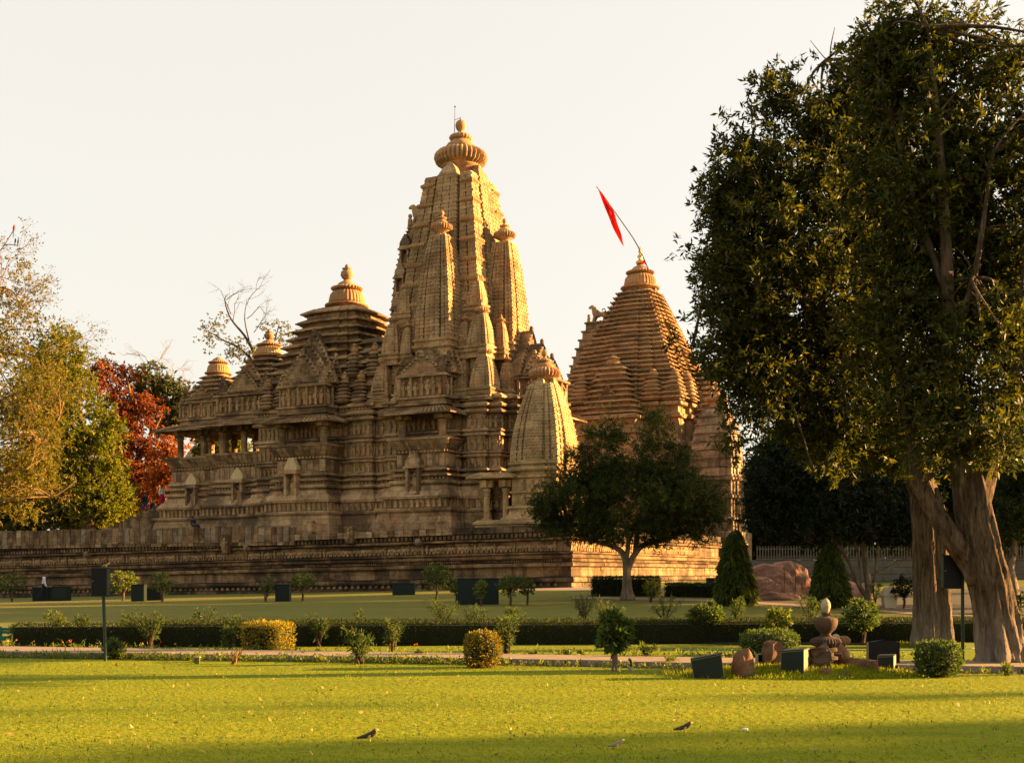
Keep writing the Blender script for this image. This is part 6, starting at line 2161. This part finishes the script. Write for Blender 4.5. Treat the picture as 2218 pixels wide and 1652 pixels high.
def blob(name, label, cat, p, rx, ry, rz_, mat, seed, n=20, m=14, rough=.12, pw=1.0):
    root = thing(name, label, cat, p)
    mb = MB()
    rs = np.random.default_rng(seed)
    f = rs.normal(size=(6, 3)) * 2.2
    ph = rs.random(6) * 6
    rings = []
    for i in range(m + 1):
        th = PI * .5 * i / m + (0 if i else -.12)
        ring = []
        for j in range(n):
            a = 2 * PI * j / n
            d = np.array([math.cos(th) ** pw * math.cos(a) if math.cos(th) > 0 else math.cos(a), math.cos(th) ** pw * math.sin(a) if math.cos(th) > 0 else math.sin(a), math.sin(th)])
            k = 1 + rough * float(np.sum(np.sin(f @ d + ph)) / 3 + .35 * np.sum(np.sin(2.7 * (f @ d) + ph * 2)) / 3 + .2 * np.sum(np.sin(6.1 * (f @ d) + ph * 3)) / 3)
            ring.append((d[0] * rx * k, d[1] * ry * k, d[2] * rz_ * k))
        rings.append(ring)
    mb.loft(rings)
    mb.build('stone_body', M[mat], root)
    return root
def box_stone(name, label, cat, p, w, d, h, mat, rot=0, tilt=(0, 0), jag=.03, seed=0):
    root = thing(name, label, cat, p, rot)
    mb = MB()
    rs = np.random.default_rng(seed)
    rings = []
    for i in range(6):
        t = i / 5
        ring = []
        for sx, sy in ((-.5, -.5), (-.17, -.53), (.2, -.5), (.5, -.5), (.53, 0), (.5, .5), (0, .52), (-.5, .5), (-.52, 0)):
            ring.append((sx * w * (1 - .06 * t) + rs.normal() * jag, sy * d * (1 - .06 * t) + rs.normal() * jag, t * h + (rs.normal() * jag * 1.5 if i == 5 else 0)))
        rings.append(ring)
    R = Matrix.Rotation(tilt[0], 3, 'X') @ Matrix.Rotation(tilt[1], 3, 'Y')
    mb.loft([[tuple(R @ Vector(q)) for q in r] for r in rings])
    mb.build('stone_body', M[mat], root)
    return root
k = .0074
blob('boulder', 'rounded red boulder between the tilted light box and the stump-like stone', 'boulder', gp2(1608, 1467), 25 * k, 22 * k, 60 * k, 'garden_stone', 5, rough=.10, pw=.8)
box_stone('broken_pillar', 'upright reddish stump-like stone in front of the drum-shaped bush', 'stone', gp2(1672, 1456, .02), 38 * k, 30 * k, 62 * k, 'garden_stone', .15, (0, .03), .012, 3)
box_stone('broken_block', 'rough broken block of dark red stone under the urn', 'stone', gp2(1772, 1462), 46 * k, 40 * k, 54 * k, 'urn', .1, (0, 0), .022, 8)
p = gp2(1647, 1455)
root = thing('lamp_frame', 'small dark floodlight frame between the boulder and the stump-like stone', 'floodlight', p, .3)
mb = MB(); mb.box(0, 0, .14, .12, .05, .26); mb.build('lamp_glass', M['black'], root)
for s in (-1, 1):
    mb = MB(); mb.box(s * .066, 0, .14, .012, .09, .28); mb.build('frame_side', M['metalpale'], root)
mb = MB(); mb.box(0, 0, .285, .145, .09, .012); mb.build('frame_top', M['metalpale'], root)

p = gp2(1797, 1455, 0); p.y += .25
root = thing('stone_urn', 'dark stone urn on ribbed discs topped by a pale egg-shaped stone', 'urn', p)
ku = p.y / F
def up(v):
    return (1450 - v) * ku
mb = MB()
mb.lathe([(.16, -.1), (.155, up(1428)), (.20, up(1426)), (.20, up(1420)), (.13, up(1418)), (.13, up(1410)), (.19, up(1408)), (.19, up(1402)), (.15, up(1399))], 24)
mb.build('pedestal', M['urn'], root)
mb = MB(); mb.lathe([(.17, up(1399), 0), (.24, up(1396), .6), (.27, up(1389)), (.24, up(1382), .7), (.18, up(1379), .2), (.10, up(1376), 0)], c=(0, 0, 0), lobes=30, amp=.16)
mb.build('ribbed_disc', M['urn'], root)
mb = MB(); mb.lathe([(.11, up(1378)), (.08, up(1371)), (.10, up(1368)), (.165, up(1360)), (.195, up(1350)), (.20, up(1342)), (.185, up(1337)), (.13, up(1335)), (.075, up(1334))], 26)
mb.build('pot', M['urn'], root, True)
mb = MB(); mb.lathe([(.065, up(1336)), (.06, up(1330)), (.075, up(1327)), (.05, up(1324))], 16)
mb.ball((.055, -.03, up(1328)), .03, 6, 4)
mb.build('neck', M['urn'], root)
mb = MB(); mb.lathe([(.03, up(1328)), (.062, up(1322)), (.082, up(1313)), (.078, up(1305)), (.05, up(1298)), (.015, up(1294))], 18)
mb.build('egg_stone', M['egg'], root, True)

p = gp2(1819, 1446, .06)
root = thing('stone_carving', 'weathered carving like a hunched animal, pale round knob at its shoulder', 'carving', p)
J = [(0, 0, .10), (-.03, 0, .24), (.0, 0, .37), (.09, 0, .40), (.16, 0, .36), (-.07, -.07, .06), (.09, -.06, .12), (.11, -.06, -.02), (.09, .06, .12), (.11, .06, -.02)]
J = [(x * 1.2, y * 1.2, z * 1.08) for x, y, z in J]
skin('animal_body', J, [(0, 1, 0), (1, 2, 0), (2, 3, 0), (3, 4, 0), (0, 5, 0), (1, 6, 0), (6, 7, 0), (1, 8, 0), (8, 9, 0)], [.14, .145, .13, .095, .05, .07, .06, .055, .06, .055], [M['garden_stone']], root, 2)
mb = MB(); mb.ball((-.09, -.08, .46), .075, 12, 8); mb.build('round_knob', M['egg'], root, True)
def beam(name, label, u0, v0, u1, v1, h, d, mat, seed):
    a, b = gp2(u0, v0), gp2(u1, v1)
    p = a
    root = thing(name, label, 'stone', p)
    mb = MB()
    rs = np.random.default_rng(seed)
    dv = b - a
    rings = []
    for i in range(6):
        t = i / 5
        c = dv * t
        j = lambda: rs.normal() * .012
        rings.append([(c.x + j(), c.y - d / 2 + j(), c.z - .05), (c.x + j(), c.y - d / 2 + j(), c.z + h + j()), (c.x + j(), c.y + d / 2 + j(), c.z + h + j()), (c.x + j(), c.y + d / 2 + j(), c.z - .05)])
    mb.loft(rings)
    mb.build('stone_body', M[mat], root)
    return root
bm = beam('stone_beam', 'long fallen reddish stone beam lying aslant below the animal carving', 1783, 1446, 1899, 1463, .21, .18, 'garden_stone', 2)
beam('stone_rubble', 'dark broken stone lying behind the fallen beam', 1838, 1440, 1885, 1446, .14, .15, 'urn', 4)
blob('rubble_stone', 'rough small stone under the left end of the fallen beam', 'stone', gp2(1790, 1467), .12, .10, .12, 'garden_stone', 14, rough=.25)
blob('rubble_stone', 'rough small stone under the middle of the fallen beam', 'stone', gp2(1830, 1468), .10, .08, .08, 'urn', 15, rough=.25)
p = gp2(1935, 1451); p.y += .5
kk = p.y / F
root = thing('dark_panel', 'dark upright panel with an uneven top edge behind the small right light box', 'panel', p, -.08)
mb = MB()
mb.loft([[(x * kk, y, z * kk) for x, y in ((-33, 0), (-20, 0), (0, 0), (20, 0), (33, 0), (33, .08), (0, .08), (-33, .08))] for z in (0, 30)] +
        [[(-33 * kk, 0, 56 * kk), (-20 * kk, 0, 57 * kk), (0, 0, 61 * kk), (20 * kk, 0, 59 * kk), (33 * kk, 0, 55 * kk), (33 * kk, .08, 55 * kk), (0, .08, 61 * kk), (-33 * kk, .08, 56 * kk)]])
mb.build('panel_sheet', M['black'], root)
mb = MB(); mb.box(-33 * kk - .012, .04, 27 * kk, .02, .10, 56 * kk); mb.build('panel_edge', M['boxside'], root)

# tap pipe, marker, hoses
p = G(1367, 1452)
root = thing('tap_pipe', 'bent green tap pipe with a pale base beside the glossy little tree', 'pipe', p)
kp = p.y / F
mb = MB(); mb.tube(polyline([(0, 0, .06), (0, 0, 17 * kp), (-2 * kp, 0, 23 * kp), (-6 * kp, 0, 24 * kp)], 4), [.022] * 13, 8); mb.build('pipe', M['greenmetal'], root)
mb = MB(); mb.lathe([(.05, -.02), (.045, .05), (.03, .07)], 10); mb.build('pipe_base', M['egg'], root)
p = G(427, 1437)
root = thing('green_marker', 'little pale green marker block at the lawn edge left of the bare stems', 'marker', p)
mb = MB(); mb.box(0, 0, .05, .09, .06, .12); mb.build('block', M['lf_bed'], root)
mb = MB(); mb.box(0, 0, .12, .11, .08, .02); mb.build('cap', M['egg'], root)
mb = MB()
hp = [G(1437, 1384) + Vector((0, 0, .10)), G(1450, 1382) + Vector((0, 0, .07)), G(1490, 1389) + Vector((0, 0, .03)), G(1560, 1395) + Vector((0, 0, .02)), G(1700, 1396) + Vector((0, 0, .02)), G(1960, 1397) + Vector((0, 0, .02))]
mb.tube(polyline(hp, 6), [.035] * 31, 7)
tag(mb.build('black_hose', M['hose'], None, True), 'thick black hose lying along the foot of the hedge at the right', 'hose')
mb = MB()
hp = [G(u, v) + Vector((0, 0, .012)) for u, v in ((1436, 1407), (1560, 1409), (1700, 1410), (1830, 1409), (1960, 1408), (2120, 1404))]
mb.tube(polyline(hp, 6), [.012] * 31, 6)
tag(mb.build('thin_hose', M['cyan'], None, True), 'thin blue-green hose lying across the grass strip at the right', 'hose')

# bench at the left edge
p = G(14, 1402)
root = thing('garden_bench', 'green slatted garden bench cut off by the left edge beside the hedge end', 'bench', p)
kb = p.y / F
for i in range(2):
    mb = MB(); mb.box(-.55, .18 + .03 * i, .34 + .065 * i, 1.9, .03, .06, tilt=(-.15, .02)); mb.build('back_slat', M['bench'], root)
for i in range(4):
    mb = MB(); mb.box(-.78, -.24 + i * .1, .235 - (.03 if i == 0 else 0), 1.7, .085, .03 if i else .07); mb.build('seat_slat', M['bench'], root)
for x in (-1.5, -.2):
    mb = MB(); mb.box(x, -.05, .08, .12, .4, .22); mb.build('leg', M['egg'], root)
    mb = MB(); mb.box(x, .17, .28, .05, .04, .36, tilt=(-.15, 0)); mb.build('back_post', M['bench'], root)

# litter bin
p = G(1926, 1316)
root = thing('litter_bin', 'cream litter bin with a hooded lid beside the multi-stemmed tree', 'bin', p)
kb = p.y / F
mb = MB()
mb.loft([[(x * w, y * w, z) for x, y in ((-1, -.8), (1, -.8), (1, .8), (-1, .8))] for z, w in ((0, 11.5 * kb), (5 * kb, 12 * kb), (5.2 * kb, 12.6 * kb), (27 * kb, 15 * kb))])
mb.build('bin_body', M['bin'], root)
mb = MB(); mb.box(0, 0, 28 * kb, 35 * kb, 28 * kb, 2.4 * kb); mb.build('rim', M['bin'], root)
mb = MB()
arc = []
for i in range(13):
    a = PI * i / 12
    arc.append((math.cos(a) * 15 * kb, math.sin(a) * 17 * kb + 29 * kb))
mb.loft([[(x, y, z) for x, z in arc] for y in (-11 * kb, 11 * kb)])
mb.build('hood', M['bin'], root)
mb = MB()
pts = [(4 * kb + math.cos(a) * 7.5 * kb, -11.6 * kb, 31 * kb + math.sin(a) * 10 * kb) for a in np.linspace(0, PI, 11)]
mb.tube(pts + [pts[0]], [1.3 * kb] * 12, 6); mb.build('opening_rim', M['bin'], root)
mb = MB()
mb.loft([[(4 * kb + math.cos(a) * 6.5 * kb, y, 31 * kb + math.sin(a) * 9 * kb) for a in np.linspace(0, PI, 11)] for y in (-11.3 * kb, -10.8 * kb)])
mb.build('opening', M['black'], root)

# pink rock outcrop and slabs
g = G(1705, 1292)
kr = g.y / F
blob('rock_outcrop', 'big rounded pinkish rock outcrop between the two conical trees', 'rock', g + Vector((0, 2.2, -.3)), 80 * kr, 50 * kr, 82 * kr, 'rock', 21, 40, 22, .16, .75)
blob('rock_outcrop', 'lower pinkish rock hump at the left foot of the big outcrop', 'rock', G(1660, 1290) + Vector((0, .6, -.2)), 42 * kr, 30 * kr, 46 * kr, 'rock', 22, 28, 14, .2, .8)
blob('rock_slab', 'flat grey-pink rock slab in front of the big outcrop', 'rock', G(1690, 1300) + Vector((0, .3, -.1)), 62 * kr, 24 * kr, 20 * kr, 'rock', 23, 28, 10, .2)
blob('rock_slab', 'flat pinkish rock slab right of the second conical tree', 'rock', G(1850, 1296) + Vector((0, 1.5, -.2)), 60 * kr, 28 * kr, 48 * kr, 'rock', 24, 28, 12, .2)
for u, v, h in ((1636 + 62, 1290, 75), (1742 - 20, 1290, 78)):
    p = G(u, v)
    root = thing('sapling_stake', 'thin bare sapling stem before the pink rock, ' + ('left one' if u < 1710 else 'right one'), 'sapling', p)
    mb = MB(); mb.tube([(0, 0, 0), (.03, 0, h * .5 * kr), (0, 0, h * kr)], [.02, .016, .008], 5)
    mb.tube([(.02, 0, h * .6 * kr), (.12, 0, h * .7 * kr)], [.01, .005], 4); mb.build('stem', M['barkdark'], root)

# back wall with fence at the right
wy = 72.0
xw0, xw1 = (1640 - U0) / F * wy, (2300 - U0) / F * wy
zb = float(ground_z(20, wy)) - .3
zt_ = EYE + (VH - 1212) / F * wy
bw = thing('boundary_wall', 'low grey block wall with a pale picket fence behind the pink rock', 'wall', (0, wy, 0))
nr = 4
for r in range(nr):
    x = xw0 - (r % 2) * .5
    while x < xw1:
        mb = MB()
        h = (zt_ - zb) / nr
        mb.box(x + .5, random.uniform(-.012, .012), zb + h * (r + .5), .98, .3, h - .025)
        mb.build('wall_block', M['greywall'], bw)
        x += 1.0
mb = MB(); mb.box((xw0 + xw1) / 2, .05, (zb + zt_) / 2, xw1 - xw0, .2, zt_ - zb - .02); mb.build('wall_core', M['greywall'], bw)
mb = MB(); mb.box((xw0 + xw1) / 2, 0, zt_ + .05, xw1 - xw0, .4, .09); mb.build('coping', M['greywall'], bw)
zf = EYE + (VH - 1184) / F * wy
x = xw0
while x < xw1:
    mb = MB(); mb.box(x, 0, (zt_ + zf) / 2 + .06, .05, .04, zf - zt_ - .02); mb.build('picket', M['fence'], bw)
    x += .17
for zz in (zt_ + .2, zf - .12):
    mb = MB(); mb.box((xw0 + xw1) / 2, .04, zz, xw1 - xw0, .03, .05); mb.build('fence_rail', M['fence'], bw)

# ------------------------------------------------------------------ people
def person(label, p, H, rz, pose, mats, skirt=None, scarf=False, name='person'):
    """joints in units of standing height; facing +x before turning"""
    root = thing(name, label, 'person', p, rz)
    J = [(0, 0, .53), (.0, 0, .66), (.01, 0, .78), (.02, 0, .835), (.03, 0, .87), (.045, 0, .945)]
    R = [(.075, .085), (.07, .08), (.085, .105), (.035, .035), (.036, .036), (.052, .055)]
    B = [(0, 1, 1), (1, 2, 1), (2, 3, 1), (3, 4, 0), (4, 5, 0)]
    hipL, hipR = (pose['hl'], pose['hr'])
    def leg(side, ang, knee):
        y = .05 * side
        k0 = len(J)
        hz = .51
        kx, kz = math.sin(ang) * .245, hz - math.cos(ang) * .245
        ax, az = kx + math.sin(ang - knee) * .245, kz - math.cos(ang - knee) * .245
        J.extend([(0, y, hz), (kx, y, kz), (ax, y, az), (ax + .08, y, az - .02)])
        R.extend([(.065, .06), (.045, .045), (.03, .03), (.028, .022)])
        B.extend([(0, k0, 2), (k0, k0 + 1, 2), (k0 + 1, k0 + 2, 2), (k0 + 2, k0 + 3, 3)])
    leg(1, *hipL); leg(-1, *hipR)
    def arm(side, ang, bend):
        y = .115 * side
        k0 = len(J)
        ex, ez = math.sin(ang) * .165, .80 - math.cos(ang) * .165
        wx, wz = ex + math.sin(ang + bend) * .15, ez - math.cos(ang + bend) * .15
        J.extend([(.01, y, .80), (ex, y * 1.15, ez), (wx, y * 1.12, wz), (wx + math.sin(ang + bend) * .07, y * 1.1, wz - math.cos(ang + bend) * .07)])
        R.extend([(.042, .042), (.033, .033), (.024, .024), (.02, .026)])
        B.extend([(2, k0, 1), (k0, k0 + 1, 1), (k0 + 1, k0 + 2, 1), (k0 + 2, k0 + 3, 0)])
    arm(1, *pose['al']); arm(-1, *pose['ar'])
    lo = min(j[2] for j in J) - .02
    J = [(x * H, y * H, (z - lo) * H) for x, y, z in J]
    R = [(a * H, b * H) for a, b in R]
    skin('body', J, B, R, [M[m] for m in mats], root, 1)
    hb = MB()
    hx, hz = .035 * H, (.955 - lo) * H
    hb.ball((hx, 0, hz + .008 * H), .056 * H, 12, 8, (1.02, 1.0, .95))
    hb.build('hair', M['hair'], root, True)
    if skirt:
        sb = MB()
        sb.lathe([(.085 * H, (.56 - lo) * H), (.105 * H, (.48 - lo) * H), (.115 * H, (.35 - lo) * H), (.10 * H, (.2 - lo) * H), (.085 * H, (.14 - lo) * H)], 14, (.01 * H, 0, 0))
        sb.build('skirt', M[skirt], root, True)
    if scarf:
        for s in (-1, 1):
            sb = MB()
            sb.tube(polyline([(-.09 * H, s * .045 * H, (.55 - lo) * H), (-.105 * H, s * .055 * H, (.7 - lo) * H), (-.06 * H, s * .065 * H, (.83 - lo) * H), (.06 * H, s * .06 * H, (.80 - lo) * H)], 4), [.022 * H] * 13, 6)
            sb.build('scarf', M['scarf'], root, True)
    return root
stride = dict(hl=(.32, .15), hr=(-.28, .35), al=(-.25, .2), ar=(.2, .25))
climb = dict(hl=(.55, .75), hr=(-.08, .1), al=(.1, .3), ar=(-.1, .3))
g = G(95, 1301)
person('man in a pale lilac shirt and dark trousers walking on the far lawn', g, 63 * g.y / F, .25, stride, ('skin', 'shirt', 'darkcloth', 'hair'))
def on_stair(u, dy, ly):
    kx = (u - U0) / F
    lx = (kx * (YC + CA * ly) - XC - SA * ly) / (CA + kx * SA)
    i = min(15, max(0, math.floor((lx + 36.4) / .6)))
    return T(lx, ly, i * .2)
pb = on_stair(313, 0, -1.2)
person('person in a black jacket and blue jeans climbing the entrance stair', pb, 1.85, -ANG, climb, ('skin', 'darkcloth', 'jeans', 'hair'))
pd = on_stair(330, 0, .6)
person('person in dark clothes half hidden behind the black-jacketed climber', pd, 1.75, -ANG, climb, ('skin', 'navy', 'jeans', 'hair'))
pc = on_stair(350, 0, -1.4)
person('person in a white shirt, dark red skirt and scarf near the top of the stair', pc, 1.85, -ANG, climb, ('skin', 'white', 'redcloth', 'skin'), 'redcloth', True)
# seated person behind the edge slabs
lx = plat_x(418, -1.2)
ps = T(lx, PY0 + 1.2, .02)
root = thing('person', 'person in navy clothes sitting behind the edge slabs by the temple base', 'person', ps, -ANG)
J = [(0, 0, .55), (-.02, 0, .80), (-.04, 0, 1.0), (-.05, 0, 1.10), (-.06, 0, 1.15), (-.07, 0, 1.26), (.1, -.1, .55), (.48, -.12, .68), (.5, -.12, .2), (.1, .1, .55), (.48, .12, .68), (.5, .12, .2),
     (-.04, -.2, 1.0), (.08, -.24, .80), (.28, -.16, .72), (-.04, .2, 1.0), (.08, .24, .80), (.28, .16, .72)]
skin('body', J, [(0, 1, 1), (1, 2, 1), (2, 3, 1), (3, 4, 0), (4, 5, 0), (0, 6, 2), (6, 7, 2), (7, 8, 2), (0, 9, 2), (9, 10, 2), (10, 11, 2), (2, 12, 1), (12, 13, 1), (13, 14, 0), (2, 15, 1), (15, 16, 1), (16, 17, 0)],
     [.17, .16, .18, .06, .06, .1, .11, .08, .05, .11, .08, .05, .075, .06, .04, .075, .06, .04], [M['skin'], M['navy'], M['darkcloth']], root, 1)
mb = MB(); mb.ball((-.08, 0, 1.29), .105, 10, 7); mb.build('hair', M['hair'], root, True)
mb = MB(); mb.box(-.02, 0, .2, .5, .6, .42); o = mb.build('sitting_stone', M['plat']); o.location = ps; o.rotation_euler = (0, 0, -ANG)
tag(o, 'stone ledge block the navy-clothed person sits on', 'stone')
print('objects', len(bpy.data.objects))
